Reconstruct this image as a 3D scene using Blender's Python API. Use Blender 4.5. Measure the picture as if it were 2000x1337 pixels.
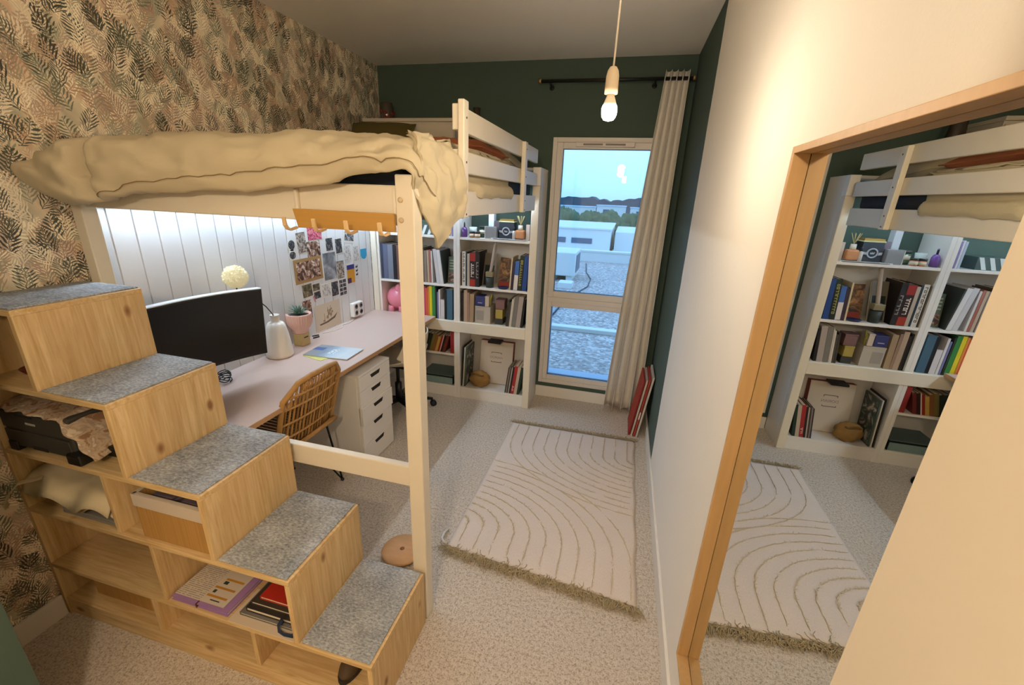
import bpy, bmesh, math, random
from mathutils import Vector, Matrix, Euler, noise as mnoise
random.seed(11)
for o in list(bpy.data.objects): bpy.data.objects.remove(o, do_unlink=True)
SC = bpy.context.scene
COL = SC.collection
R = math.radians

# ------------------------------------------------------------------ camera
# room axes: x across from the wallpapered wall, y towards the window wall (y = 0), z up; metres
CAM_POS = Vector((2.0219, -3.4217, 1.6715))
YAW, PITCH, ROLL, FOCAL_PX = R(-13.9203), R(-18.917), R(2.3179), 825.7
fw = Vector((math.sin(YAW) * math.cos(PITCH), math.cos(YAW) * math.cos(PITCH), math.sin(PITCH)))
rt = Vector((math.cos(YAW), -math.sin(YAW), 0))
up = rt.cross(fw)
r2 = math.cos(ROLL) * rt + math.sin(ROLL) * up
u2 = -math.sin(ROLL) * rt + math.cos(ROLL) * up
cam_data = bpy.data.cameras.new('camera')
cam_data.sensor_fit = 'HORIZONTAL'; cam_data.sensor_width = 36.0
cam_data.lens = FOCAL_PX / 2000 * 36.0
cam_data.clip_start = 0.02; cam_data.clip_end = 1000
cam = bpy.data.objects.new('camera', cam_data)
cam.matrix_world = Matrix(((r2.x, u2.x, -fw.x, CAM_POS.x), (r2.y, u2.y, -fw.y, CAM_POS.y), (r2.z, u2.z, -fw.z, CAM_POS.z), (0, 0, 0, 1)))
COL.objects.link(cam); SC.camera = cam

# ------------------------------------------------------------------ exposure and sky
vs = SC.view_settings
vs.view_transform = 'Standard'; vs.look = 'None'; vs.gamma = 1.0; vs.exposure = 0.48
vs.use_curve_mapping = False
SC.cycles.max_bounces = 10; SC.cycles.diffuse_bounces = 6; SC.cycles.glossy_bounces = 5
SC.cycles.transparent_max_bounces = 16
SC.cycles.caustics_reflective = False; SC.cycles.caustics_refractive = False
SC.cycles.sample_clamp_indirect = 4.0
SC.cycles.use_denoising = True

BULB_STRENGTH = 355.0
BULB_COLOR = (1.0, 0.84, 0.64)
LED_STRENGTH = 84.0
LED_COLOR = (0.62, 0.80, 1.0)
HALL_STRENGTH = 285.0
HALL_COLOR = (1.0, 0.82, 0.60)
SKY_STRENGTH = 2.6

w = bpy.data.worlds.new('dusk_sky'); SC.world = w; w.use_nodes = True
nt = w.node_tree; nt.nodes.clear()
wo = nt.nodes.new('ShaderNodeOutputWorld'); wb = nt.nodes.new('ShaderNodeBackground')
tc = nt.nodes.new('ShaderNodeTexCoord'); sx = nt.nodes.new('ShaderNodeSeparateXYZ'); cr = nt.nodes.new('ShaderNodeValToRGB')
nt.links.new(tc.outputs['Generated'], sx.inputs[0]); nt.links.new(sx.outputs['Z'], cr.inputs[0])
nt.links.new(cr.outputs[0], wb.inputs[0]); nt.links.new(wb.outputs[0], wo.inputs[0])
e = cr.color_ramp.elements
e[0].position = 0.0; e[0].color = (0.165, 0.29, 0.52, 1)
e[1].position = 0.12; e[1].color = (0.22, 0.45, 0.76, 1)
k = e.new(0.6); k.color = (0.25, 0.48, 0.92, 1)
wb.inputs[1].default_value = SKY_STRENGTH

# ------------------------------------------------------------------ mesh helpers
class MB:
    """collects vertices and faces of one part"""
    def __init__(self): self.v = []; self.f = []; self.s = []
    def add(self, vs_, fs, smooth=False, M=None):
        b = len(self.v)
        for p in vs_:
            p = Vector(p)
            self.v.append(M @ p if M is not None else p)
        for q in fs:
            self.f.append([b + i for i in q]); self.s.append(smooth)
        return self
    def box(self, x0, x1, y0, y1, z0, z1, M=None):
        return self.add([(x0, y0, z0), (x1, y0, z0), (x1, y1, z0), (x0, y1, z0), (x0, y0, z1), (x1, y0, z1), (x1, y1, z1), (x0, y1, z1)],
                        [(3, 2, 1, 0), (4, 5, 6, 7), (0, 1, 5, 4), (1, 2, 6, 5), (2, 3, 7, 6), (3, 0, 4, 7)], False, M)
    def tube(self, path, r, n=8, M=None, flat=None):
        path = [Vector(p) for p in path]; m = len(path)
        rr = r if isinstance(r, (list, tuple)) else [r] * m
        t0 = (path[1] - path[0]).normalized()
        a = Vector((0, 0, 1)) if abs(t0.z) < .9 else Vector((1, 0, 0))
        nrm = t0.cross(a).normalized(); vs_ = []; fs = []
        for i, p in enumerate(path):
            t = (path[min(i + 1, m - 1)] - path[max(i - 1, 0)])
            t = t.normalized() if t.length > 1e-9 else t0
            nrm = (nrm - t * nrm.dot(t)); nrm = nrm.normalized() if nrm.length > 1e-6 else t.orthogonal().normalized()
            b = t.cross(nrm)
            for k_ in range(n):
                an = 2 * math.pi * k_ / n
                vs_.append(p + nrm * (math.cos(an) * rr[i]) + b * (math.sin(an) * rr[i] * (flat or 1)))
        for i in range(m - 1):
            for k_ in range(n):
                j = (k_ + 1) % n
                fs.append((i * n + k_, i * n + j, (i + 1) * n + j, (i + 1) * n + k_))
        fs.append(tuple(range(n - 1, -1, -1))); fs.append(tuple((m - 1) * n + k_ for k_ in range(n)))
        return self.add(vs_, fs, True, M)
    def lathe(self, prof, c=(0, 0, 0), n=28, M=None, wob=None):
        c = Vector(c); vs_ = []; fs = []
        for i, (r_, z) in enumerate(prof):
            for k_ in range(n):
                an = 2 * math.pi * k_ / n
                q = r_ * (wob(an, z) if wob else 1)
                vs_.append(c + Vector((math.cos(an) * q, math.sin(an) * q, z)))
        m = len(prof)
        for i in range(m - 1):
            for k_ in range(n):
                j = (k_ + 1) % n
                fs.append((i * n + k_, i * n + j, (i + 1) * n + j, (i + 1) * n + k_))
        fs.append(tuple(range(n - 1, -1, -1))); fs.append(tuple((m - 1) * n + k_ for k_ in range(n)))
        return self.add(vs_, fs, True, M)
    def grid(self, fn, nu, nv, smooth=True, M=None, close=False):
        vs_ = [fn(i / nu, j / nv) for j in range(nv + 1) for i in range(nu + 1)]
        fs = [(j * (nu + 1) + i, j * (nu + 1) + i + 1, (j + 1) * (nu + 1) + i + 1, (j + 1) * (nu + 1) + i) for j in range(nv) for i in range(nu)]
        return self.add(vs_, fs, smooth, M)
    def ball(self, c, r, n=16, m=10, M=None, fn=None):
        vs_ = []; fs = []
        r = Vector(r) if isinstance(r, (tuple, list)) else Vector((r, r, r)); c = Vector(c)
        for j in range(1, m):
            th = math.pi * j / m
            for i in range(n):
                ph = 2 * math.pi * i / n
                d = Vector((math.sin(th) * math.cos(ph), math.sin(th) * math.sin(ph), math.cos(th)))
                s_ = fn(d) if fn else 1
                vs_.append(c + Vector((d.x * r.x, d.y * r.y, d.z * r.z)) * s_)
        top = len(vs_); vs_.append(c + Vector((0, 0, r.z)) * (fn(Vector((0, 0, 1))) if fn else 1))
        vs_.append(c - Vector((0, 0, r.z)) * (fn(Vector((0, 0, -1))) if fn else 1))
        for j in range(m - 2):
            for i in range(n):
                k_ = (i + 1) % n
                fs.append((j * n + i, (j + 1) * n + i, (j + 1) * n + k_, j * n + k_))
        for i in range(n):
            k_ = (i + 1) % n
            fs.append((top, i, k_)); fs.append((top + 1, (m - 2) * n + k_, (m - 2) * n + i))
        return self.add(vs_, fs, True, M)
    def poly(self, pts, axis, d0, d1, M=None):
        """prism of a 2-d outline; axis is the extrusion axis"""
        def P(a, b, d): return {'x': (d, a, b), 'y': (a, d, b), 'z': (a, b, d)}[axis]
        n = len(pts); vs_ = [P(a, b, d0) for a, b in pts] + [P(a, b, d1) for a, b in pts]
        fs = [tuple(range(n)), tuple(range(2 * n - 1, n - 1, -1))] + [(i, n + i, n + (i + 1) % n, (i + 1) % n) for i in range(n)]
        return self.add(vs_, fs, False, M)
    def mesh(self, name, off=Vector((0, 0, 0))):
        me = bpy.data.meshes.new(name)
        me.from_pydata([v - off for v in self.v], [], self.f)
        bm = bmesh.new(); bm.from_mesh(me)
        bmesh.ops.recalc_face_normals(bm, faces=bm.faces)
        bm.to_mesh(me); bm.free()
        me.polygons.foreach_set('use_smooth', self.s[:len(me.polygons)])
        return me

def bevel(o, w_=.002, seg=2):
    m = o.modifiers.new('bevel', 'BEVEL'); m.width = w_; m.segments = seg; m.limit_method = 'ANGLE'; m.angle_limit = R(40)
    m.harden_normals = False
    return o
def subsurf(o, lv=1):
    m = o.modifiers.new('subsurf', 'SUBSURF'); m.levels = lv; m.render_levels = lv; return o
def solidify(o, t, off=0):
    m = o.modifiers.new('solidify', 'SOLIDIFY'); m.thickness = t; m.offset = off; return o

def tag(o, label=None, cat=None, group=None, kind=None):
    if label: o['label'] = label
    if cat: o['category'] = cat
    if group: o['group'] = group
    if kind: o['kind'] = kind
    return o
def thing(name, label, cat, loc=(0, 0, 0), group=None, rot=(0, 0, 0)):
    o = bpy.data.objects.new(name, None); COL.objects.link(o)
    o.location = loc; o.rotation_euler = rot; o.empty_display_size = .05
    return tag(o, label, cat, group)
def part(name, mb, mat, parent, local=False, label=None, bev=0, kind=None):
    """mesh part; world coordinates unless local (parents that use world coordinates are not rotated)"""
    off = Vector((0, 0, 0))
    if parent is not None and not local:
        p = parent
        while p is not None: off += p.location; p = p.parent
    o = bpy.data.objects.new(name, mb.mesh(name, off)); COL.objects.link(o)
    o.data.materials.append(mat); o.parent = parent
    if label: o['label'] = label
    if kind: o['kind'] = kind
    if bev: bevel(o, bev)
    return o
def solo(name, mb, mat, label=None, cat=None, group=None, kind=None, bev=0):
    """top-level thing that is one mesh; origin at the middle of its base"""
    xs = [v.x for v in mb.v]; ys = [v.y for v in mb.v]; zs = [v.z for v in mb.v]
    off = Vector(((min(xs) + max(xs)) / 2, (min(ys) + max(ys)) / 2, min(zs)))
    o = bpy.data.objects.new(name, mb.mesh(name, off)); COL.objects.link(o); o.location = off
    o.data.materials.append(mat)
    if bev: bevel(o, bev)
    return tag(o, label, cat, group, kind)
def struct(name, mb, mat, label=None, bev=0, parent=None):
    if parent is not None: return part(name, mb, mat, parent, bev=bev)
    o = solo(name, mb, mat, label, bev=bev); o['kind'] = 'structure'; return o
def B(*a, M=None): return MB().box(*a, M=M)

# ------------------------------------------------------------------ materials
def lin(h):
    if not isinstance(h, str): return tuple(h) + (1,)
    c = [int(h[i:i + 2], 16) / 255 for i in (0, 2, 4)]
    return tuple(x / 12.92 if x <= .04045 else ((x + .055) / 1.055) ** 2.4 for x in c) + (1,)
def shade(c, f): return (min(1, c[0] * f), min(1, c[1] * f), min(1, c[2] * f), 1)
class NT:
    """short-hand for building node trees"""
    def __init__(self, m):
        m.use_nodes = True; self.t = m.node_tree; self.t.nodes.clear()
        self.out = self.n('OutputMaterial')
    def n(self, typ, **kw):
        nd = self.t.nodes.new('ShaderNode' + typ)
        for k_, v in kw.items():
            if k_.startswith('i_'): nd.inputs[k_[2:]].default_value = v
            else: setattr(nd, k_, v)
        return nd
    def l(self, a, b): self.t.links.new(a, b); return b.node
    def math(self, op, a, b=None, clamp=False):
        nd = self.n('Math', operation=op, use_clamp=clamp)
        for i, q in enumerate((a, b)):
            if q is None: continue
            if hasattr(q, 'is_linked'): self.l(q, nd.inputs[i])
            else: nd.inputs[i].default_value = q
        return nd.outputs[0]
    def mix(self, f, a, b, mode='MIX'):
        nd = self.n('Mix', data_type='RGBA', blend_type=mode)
        for s_, q in ((nd.inputs[0], f), (nd.inputs[6], a), (nd.inputs[7], b)):
            if hasattr(q, 'is_linked'): self.l(q, s_)
            else: s_.default_value = q
        return nd.outputs[2]
    def coords(self, scale=(1, 1, 1), loc=(0, 0, 0), rot=(0, 0, 0)):
        tc_ = self.n('TexCoord'); mp = self.n('Mapping')
        mp.inputs['Scale'].default_value = scale; mp.inputs['Location'].default_value = loc; mp.inputs['Rotation'].default_value = rot
        self.l(tc_.outputs['Object'], mp.inputs[0]); return mp.outputs[0]
    def noise(self, vec, scale, detail=2, rough=.5, dist=0):
        nd = self.n('TexNoise'); self.l(vec, nd.inputs['Vector'])
        nd.inputs['Scale'].default_value = scale; nd.inputs['Detail'].default_value = detail
        nd.inputs['Roughness'].default_value = rough; nd.inputs['Distortion'].default_value = dist
        return nd.outputs['Fac']
    def ramp(self, fac, stops, interp='LINEAR'):
        nd = self.n('ValToRGB'); self.l(fac, nd.inputs[0]); nd.color_ramp.interpolation = interp
        e_ = nd.color_ramp.elements
        e_[0].position, e_[0].color = stops[0][0], stops[0][1]
        e_[1].position, e_[1].color = stops[-1][0], stops[-1][1]
        for p_, c_ in stops[1:-1]:
            q = e_.new(p_); q.color = c_
        return nd.outputs[0]
    def bsdf(self, col, rough=.6, metal=0, spec=.5, bump=None, bstr=.3, bdist=.005, **kw):
        b = self.n('BsdfPrincipled')
        for s_, q in (('Base Color', col), ('Roughness', rough), ('Metallic', metal), ('Specular IOR Level', spec)):
            if hasattr(q, 'is_linked'): self.l(q, b.inputs[s_])
            else: b.inputs[s_].default_value = q
        for k_, v in kw.items(): b.inputs[k_.replace('_', ' ')].default_value = v
        if bump is not None:
            bn = self.n('Bump'); bn.inputs['Strength'].default_value = bstr; bn.inputs['Distance'].default_value = bdist
            self.l(bump, bn.inputs['Height']); self.l(bn.outputs[0], b.inputs['Normal'])
        self.l(b.outputs[0], self.out.inputs[0]); return b
MATS = {}
def mat(name, col, rough=.6, metal=0, spec=.4, var=0, vscale=8, bump=0, bscale=60, bdist=.003, stretch=(1, 1, 1), **kw):
    if name in MATS: return MATS[name]
    m = bpy.data.materials.new(name); g = NT(m); c = lin(col)
    bm_ = None
    if var or bump: co = g.coords(stretch)
    base = c
    if var: base = g.mix(g.noise(co, vscale, 4), shade(c, 1 - var), shade(c, 1 + var))
    if bump: bm_ = g.noise(co, bscale, 3)
    g.bsdf(base, rough, metal, spec, bm_, bump, bdist, **kw)
    MATS[name] = m; return m
def emit(name, col, strength):
    m = bpy.data.materials.new(name); g = NT(m); e_ = g.n('Emission'); e_.inputs[0].default_value = tuple(col) + (1,); e_.inputs[1].default_value = strength
    g.l(e_.outputs[0], g.out.inputs[0]); return m

def pine(name, grain, plank, tint=1.0):
    """edge-glued pine: grain axis and the axis across which lamellae change tone"""
    m = bpy.data.materials.new(name); g = NT(m)
    sc = [26, 26, 26]; sc['xyz'.index(grain)] = 1.6
    tcn = g.n('TexCoord'); geo = g.n('NewGeometry')
    co = g.n('Mapping'); g.l(geo.outputs['Position'], co.inputs[0]); co.inputs['Scale'].default_value = sc
    grainf = g.noise(co.outputs[0], 3.0, 5, .6, .6)
    sp = g.n('SeparateXYZ'); g.l(geo.outputs['Position'], sp.inputs[0])
    lam = g.math('FLOOR', g.math('MULTIPLY', sp.outputs['xyz'.index(plank)], 14.0))
    wn = g.n('TexWhiteNoise', noise_dimensions='1D'); g.l(lam, wn.inputs['W'])
    c0, c1 = shade(lin('BA9762'), tint), shade(lin('E0C594'), tint)
    base = g.mix(g.ramp(grainf, [(.3, (0, 0, 0, 1)), (.7, (1, 1, 1, 1))]), c0, c1)
    base = g.mix(g.math('MULTIPLY', wn.outputs['Value'], .55), base, shade(lin('C4A170'), tint))
    # knots
    ks = [9, 9, 9]; ks['xyz'.index(grain)] = 5.0
    kc = g.n('Mapping'); g.l(geo.outputs['Position'], kc.inputs[0]); kc.inputs['Scale'].default_value = ks
    vo = g.n('TexVoronoi'); g.l(kc.outputs[0], vo.inputs['Vector']); vo.inputs['Scale'].default_value = 1.0
    kn = g.ramp(vo.outputs['Distance'], [(.06, (1, 1, 1, 1)), (.15, (0, 0, 0, 1))])
    base = g.mix(g.math('MULTIPLY', kn, .85), base, shade(lin('7A4A20'), tint))
    g.bsdf(base, .5, 0, .35, grainf, .12, .002)
    return m

def wallpaper():
    m = bpy.data.materials.new('leaf_wallpaper'); g = NT(m)
    geo = g.n('NewGeometry'); sp = g.n('SeparateXYZ'); g.l(geo.outputs['Position'], sp.inputs[0])
    cb = g.n('CombineXYZ'); g.l(sp.outputs[1], cb.inputs[0]); g.l(sp.outputs[2], cb.inputs[1])
    uv = cb.outputs[0]
    def mp(scale, loc):
        q = g.n('Mapping'); g.l(uv, q.inputs[0]); q.inputs['Scale'].default_value = (scale, scale, 1); q.inputs['Location'].default_value = loc + (0,); return q.outputs[0]
    blotch = g.noise(mp(1, (3.1, 7.7)), 8.0, 2, .5, .5)
    col = g.ramp(blotch, [(.32, lin('8F8A6C')), (.44, lin('B5A680')), (.52, lin('C0AC86')), (.58, lin('B89468')), (.68, lin('A88058'))])
    # fronds: every cell of a Voronoi field is one printed sprig with a stem and slanting leaves
    def frond(col, cell, loc, sp_, ln, wd_, slope, pal, amount, sway=1.1, height=.62):
        v0 = mp(1 / cell, loc)
        nz = g.n('TexNoise'); g.l(v0, nz.inputs['Vector']); nz.inputs['Scale'].default_value = 2.6; nz.inputs['Detail'].default_value = 1.0
        nd_ = g.n('VectorMath', operation='MULTIPLY_ADD'); g.l(nz.outputs['Color'], nd_.inputs[0]); nd_.inputs[1].default_value = (.22, .22, 0); g.l(v0, nd_.inputs[2])
        v = nd_.outputs[0]
        vo = g.n('TexVoronoi', voronoi_dimensions='2D', feature='F1'); g.l(v, vo.inputs['Vector']); vo.inputs['Scale'].default_value = 1.0
        vo.inputs['Randomness'].default_value = 1.0
        d = g.n('VectorMath', operation='SUBTRACT'); g.l(v, d.inputs[0]); g.l(vo.outputs['Position'], d.inputs[1])
        cs = g.n('SeparateColor'); g.l(vo.outputs['Color'], cs.inputs[0])
        ang = g.math('MULTIPLY', g.math('SUBTRACT', cs.outputs[0], .5), sway)
        ro = g.n('VectorRotate', rotation_type='Z_AXIS'); g.l(d.outputs[0], ro.inputs['Vector']); g.l(ang, ro.inputs['Angle'])
        s2 = g.n('SeparateXYZ'); g.l(ro.outputs[0], s2.inputs[0])
        bend = g.math('MULTIPLY', g.math('MULTIPLY', s2.outputs[1], s2.outputs[1]), g.math('MULTIPLY', g.math('SUBTRACT', cs.outputs[1], .5), .8))
        x = g.math('ADD', s2.outputs[0], bend); y = s2.outputs[1]
        ax = g.math('ABSOLUTE', x); yn = g.math('DIVIDE', y, height)
        Ly = g.math('MAXIMUM', g.math('MULTIPLY', g.math('SUBTRACT', 1.0, g.math('MULTIPLY', yn, yn)), ln), .001)
        t = g.math('ADD', g.math('SUBTRACT', y, g.math('MULTIPLY', ax, slope)), g.math('MULTIPLY', g.math('GREATER_THAN', x, 0.0), sp_ / 2))
        dist = g.math('MULTIPLY', g.math('ABSOLUTE', g.math('SUBTRACT', g.math('FRACT', g.math('ADD', g.math('DIVIDE', t, sp_), 20.0)), .5)), sp_)
        u = g.math('DIVIDE', ax, Ly)
        wl = g.math('MULTIPLY', g.math('MULTIPLY', g.math('MULTIPLY', u, g.math('SUBTRACT', 1.05, u)), 3.6), wd_)
        leaf = g.math('MULTIPLY', g.math('MULTIPLY', g.math('SUBTRACT', wl, dist), 90.0, True), g.math('LESS_THAN', u, 1.0))
        stem = g.math('MULTIPLY', g.math('LESS_THAN', ax, .012), g.math('LESS_THAN', g.math('ABSOLUTE', yn), .95))
        m_ = g.math('MULTIPLY', g.math('MAXIMUM', leaf, stem), g.math('GREATER_THAN', cs.outputs[2], 1 - amount))
        return g.mix(m_, col, g.ramp(cs.outputs[1], pal, 'CONSTANT'))
    G1, G2, G3 = lin('464B3A'), lin('646850'), lin('86876C')
    R1, R2, P1, K1 = lin('9C7448'), lin('8A6550'), lin('A08870'), lin('3C382E')
    L1, L2 = lin('DACCA8'), lin('CCBB98')
    col = frond(col, 0.081, (1.3, 2.1), 0.170, .42, 0.055, .8, [(0, P1), (.25, G3), (.5, R1), (.75, L1)], 1.0)
    col = frond(col, 0.069, (4.4, 8.2), 0.187, .44, 0.048, 1.2, [(0, L1), (.35, L2), (.6, G3), (.8, L1)], .95)
    col = frond(col, 0.094, (5.2, .4), 0.138, .40, 0.043, .6, [(0, G2), (.25, P1), (.45, R2), (.65, G1), (.85, R1)], .9)
    col = frond(col, 0.075, (8.6, 6.3), 0.195, .42, 0.055, 1.5, [(0, G3), (.3, L2), (.5, G1), (.7, R1), (.85, P1)], .85)
    col = frond(col, 0.106, (2.9, 9.1), 0.122, .36, 0.036, 1.0, [(0, R1), (.25, L1), (.4, G1), (.65, R2), (.8, G2)], .8)
    col = frond(col, 0.081, (7.7, 3.3), 0.179, .40, 0.059, .9, [(0, G1), (.3, K1), (.5, G2), (.7, L2), (.85, G2)], .5)
    col = frond(col, 0.087, (6.1, 5.2), 0.155, .38, 0.043, 1.3, [(0, K1), (.3, R1), (.5, L1), (.65, G1), (.85, G3)], .36)
    hs_ = g.n('HueSaturation'); g.l(col, hs_.inputs['Color']); hs_.inputs['Saturation'].default_value = .66; hs_.inputs['Value'].default_value = 1.48
    g.bsdf(hs_.outputs[0], .85, 0, .2)
    return m

def carpet():
    m = bpy.data.materials.new('flecked_carpet'); g = NT(m)
    geo = g.n('NewGeometry'); p = geo.outputs['Position']
    n1 = g.noise(p, 170, 3, .65); n2 = g.noise(p, 75, 2, .5); n3 = g.noise(p, 3, 2)
    s_ = g.math('ADD', g.math('MULTIPLY', n1, .65), g.math('MULTIPLY', n2, .35))
    c = g.ramp(s_, [(.36, lin('8E7F70')), (.45, lin('BCAE9E')), (.52, lin('D3C8BA')), (.64, lin('E0D7CA'))])
    c = g.mix(g.math('MULTIPLY', n3, .25), c, lin('B5A898'))
    g.bsdf(c, .95, 0, .05, s_, .7, .008, Sheen_Weight=.2)
    return m

def felt():
    m = bpy.data.materials.new('grey_felt'); g = NT(m)
    p = g.n('NewGeometry').outputs['Position']
    mp_ = g.n('Mapping'); g.l(p, mp_.inputs[0]); mp_.inputs['Scale'].default_value = (1, 1.8, 1)
    n1 = g.noise(mp_.outputs[0], 90, 4, .7); n2 = g.noise(p, 12, 2)
    s_ = g.math('ADD', g.math('MULTIPLY', n1, .75), g.math('MULTIPLY', n2, .25))
    c = g.ramp(s_, [(.34, lin('6A6C70')), (.5, lin('96999C')), (.66, lin('BCBFC2'))])
    g.bsdf(c, .95, 0, .05, n1, .4, .003); return m

def plaster(name, base, second=None):
    """painted, lightly sanded wall; with second, the paint changes at y = -0.9"""
    m = bpy.data.materials.new(name); g = NT(m)
    p = g.n('NewGeometry').outputs['Position']
    n1 = g.noise(p, 140, 3, .6); n2 = g.noise(p, 1.5, 2)
    c = lin(base)
    if second:
        sp = g.n('SeparateXYZ'); g.l(p, sp.inputs[0])
        wob_ = g.math('MULTIPLY', g.math('SUBTRACT', g.noise(p, 16, 2), .5), .02)
        f = g.math('GREATER_THAN', g.math('ADD', sp.outputs[1], wob_), -.90)
        c = g.mix(f, lin(base), lin(second))
    g.bsdf(c, .75, 0, .25, n1, .18, .004); return m

PINE_Z = pine('pine_upright', 'z', 'y'); PINE_X = pine('pine_shelf', 'x', 'y'); PINE_P = pine('pine_back', 'x', 'z', .8)
WHITE_WALL = plaster('cream_wall', 'EFE9DE')
HALL_PANEL = mat('hall_beige', 'D6C9B2', .5)
WALL_RIGHT = plaster('two_tone_wall', 'EFE9DE', '4A5A52')
GREEN = plaster('green_paint', '47574D')
CEIL = plaster('ceiling_paint', 'F6F4F0')
CARPET = carpet(); FELT = felt(); PAPER_WALL = wallpaper()
TRIM = mat('white_trim', 'E8E2D8', .45)
BEDW = mat('painted_bed_wood', 'E4DAC6', .45, var=.03, vscale=5, bump=.06, bscale=40, stretch=(1, 1, 1))
WHITE = mat('white_lacquer', 'E9E4DD', .4)
PANEL = mat('panel_white', 'E4E2E0', .42)
DESK = mat('desk_laminate', 'C6AEA2', .42, var=.02, vscale=3)
BLACK = mat('black_plastic', '17171A', .45)
BLACKM = mat('black_metal', '141414', .4, metal=.6)
BEDDING = mat('beige_cotton', 'C1B497', .9, spec=.1, var=.04, vscale=6, bump=.15, bscale=250)
PAPER = mat('paper_white', 'E6E0D4', .8)
PAGES = mat('book_pages', 'D9CFB8', .85, var=.06, vscale=90, stretch=(40, 1, 1))
BRASSY = mat('stem_brass', 'B89A68', .3, metal=.7)
OAK = mat('oak_frame', 'C9A06A', .5, var=.12, vscale=6, stretch=(14, 14, 1.2))
# ------------------------------------------------------------------ room shell
W, H = 2.3593, 2.6031
YF = -2.949                       # inner face of the wall with the doorway
struct('floor', B(-.1, 2.6, -5.3, 0, -.12, 0), CARPET)
struct('ceiling', B(-.1, 2.6, -5.3, .0, H, H + .12), CEIL)
struct('wall_left', B(-.12, 0, -2.949, 0, 0, H), PAPER_WALL)
WX0, WX1, WZ0, WZ1 = 1.4300, 2.2150, .1351, 2.1040
wb_ = MB()
for a in ((-.12, WX0, 0, .30, -.5, 3.0), (WX1, 3.2, 0, .30, -.5, 3.0), (WX0, WX1, 0, .30, WZ1, 3.0), (WX0, WX1, 0, .30, -.5, WZ0)): wb_.box(*a)
struct('wall_back', wb_, GREEN)
struct('wall_right', B(W, W + .12, -3.09, 0, 0, H), WALL_RIGHT)
struct('wall_front', B(-.12, .55, -3.05, -2.949, 0, H), GREEN)
struct('wall_hall_right', B(2.25, W + .12, -5.3, -3.0905, 0, H), HALL_PANEL)
struct('wall_hall_left', B(-.12, 0.0, -5.3, -3.05, 0, H), WHITE_WALL)
struct('wall_hall_end', B(0.0, 2.25, -5.3, -5.2, 0, H), WHITE_WALL)
BBH = .0972
struct('baseboard_right', B(W - .012, W, -3.09, -.0, 0, BBH), TRIM, bev=.002)
struct('baseboard_back', B(1.409, W - .012, -.012, 0, 0, BBH), TRIM, bev=.002)
struct('baseboard_left', B(0, .012, YF, -2.6305, 0, BBH), TRIM, bev=.002)
struct('baseboard_hall', B(2.238, 2.25, -5.2, -3.09, 0, BBH), TRIM, bev=.002)

# ------------------------------------------------------------------ window
def glass():
    m = bpy.data.materials.new('window_glass'); g = NT(m)
    tr = g.n('BsdfTransparent'); tr.inputs[0].default_value = (.93, .97, .98, 1)
    gl = g.n('BsdfGlossy'); gl.inputs['Roughness'].default_value = .0
    fr = g.n('Fresnel'); fr.inputs[0].default_value = 1.45
    mx = g.n('MixShader'); g.l(g.math('MULTIPLY', fr.outputs[0], .9), mx.inputs[0]); g.l(tr.outputs[0], mx.inputs[1]); g.l(gl.outputs[0], mx.inputs[2])
    g.l(mx.outputs[0], g.out.inputs[0]); return m
GLASS = glass()
WF = mat('window_pvc', 'DDD6CE', .4)
win = thing('window_1', 'white framed tall window with an opening sash above a fixed pane', None, (WX0, 0, WZ0)); win['kind'] = 'structure'
def ring(x0, x1, z0, z1, t, y0, y1, tb=None, tt=None):
    tb = tb or t; tt = tt or t
    return MB().box(x0, x0 + t, y0, y1, z0, z1).box(x1 - t, x1, y0, y1, z0, z1).box(x0 + t, x1 - t, y0, y1, z0, z0 + tb).box(x0 + t, x1 - t, y0, y1, z1 - tt, z1)
part('window_frame', ring(WX0, WX1, WZ0, WZ1, .032, -.014, .06), WF, win, bev=.003)
part('sash', ring(WX0 + .032, WX1 - .032, .905, WZ1 - .032, .046, -.008, .05, .05, .045), WF, win, bev=.004)
part('transom', B(WX0 + .032, WX1 - .032, -.012, .055, .865, .905), WF, win, bev=.003)
part('fixed_frame', ring(WX0 + .032, WX1 - .032, WZ0 + .032, .865, .038, -.006, .045, .04, .042), WF, win, bev=.004)
for n_, z0, z1, x0, x1 in (('pane', .955, 2.027, 1.508, 2.137), ('pane', .207, .823, 1.500, 2.145)):
    part(n_, B(x0 - .006, x1 + .006, .020, .024, z0 - .006, z1 + .006), GLASS, win)
    ti = Matrix.Translation((0, .036, z0)) @ Matrix.Rotation(R(.45), 4, 'X') @ Matrix.Translation((0, -.036, -z0))
    part(n_, B(x0 - .006, x1 + .006, .034, .038, z0 - .004, z1 + .004, M=ti), GLASS, win)
    part('glazing_bead', ring(x0 - .004, x1 + .004, z0 - .004, z1 + .004, .006, .012, .042), mat('bead_grey', '39424C', .5), win)
vt = part('vent_grille', B(1.60, 2.02, -.030, -.008, 2.040, 2.072), WF, win, bev=.004)
for k_ in range(2):
    part('vent_slot', B(1.655 + k_ * .16, 1.795 + k_ * .16, -.0312, -.030, 2.050, 2.062), mat('slot_grey', '8A8078', .6), vt)
part('hinge', MB().tube([(WX0 + .03, -.016, .93), (WX0 + .03, -.016, 1.03)], .008), WF, win)
part('shutter_rail', B(WX0 + .004, WX0 + .045, .20, .26, WZ0, WZ1), mat('rail_grey', '8E99A8', .5), win)
part('outer_reveal', MB().box(WX0, WX0 + .004, .06, .30, WZ0, WZ1).box(WX1 - .004, WX1, .06, .30, WZ0, WZ1).box(WX0, WX1, .06, .30, WZ1 - .004, WZ1), mat('reveal_render', 'D8D6D2', .8), win)
sill = part('window_sill', B(WX0, WX1, .06, .33, WZ0 - .02, WZ0 + .005), mat('sill_alu', 'A7AFB8', .4), win)

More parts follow.
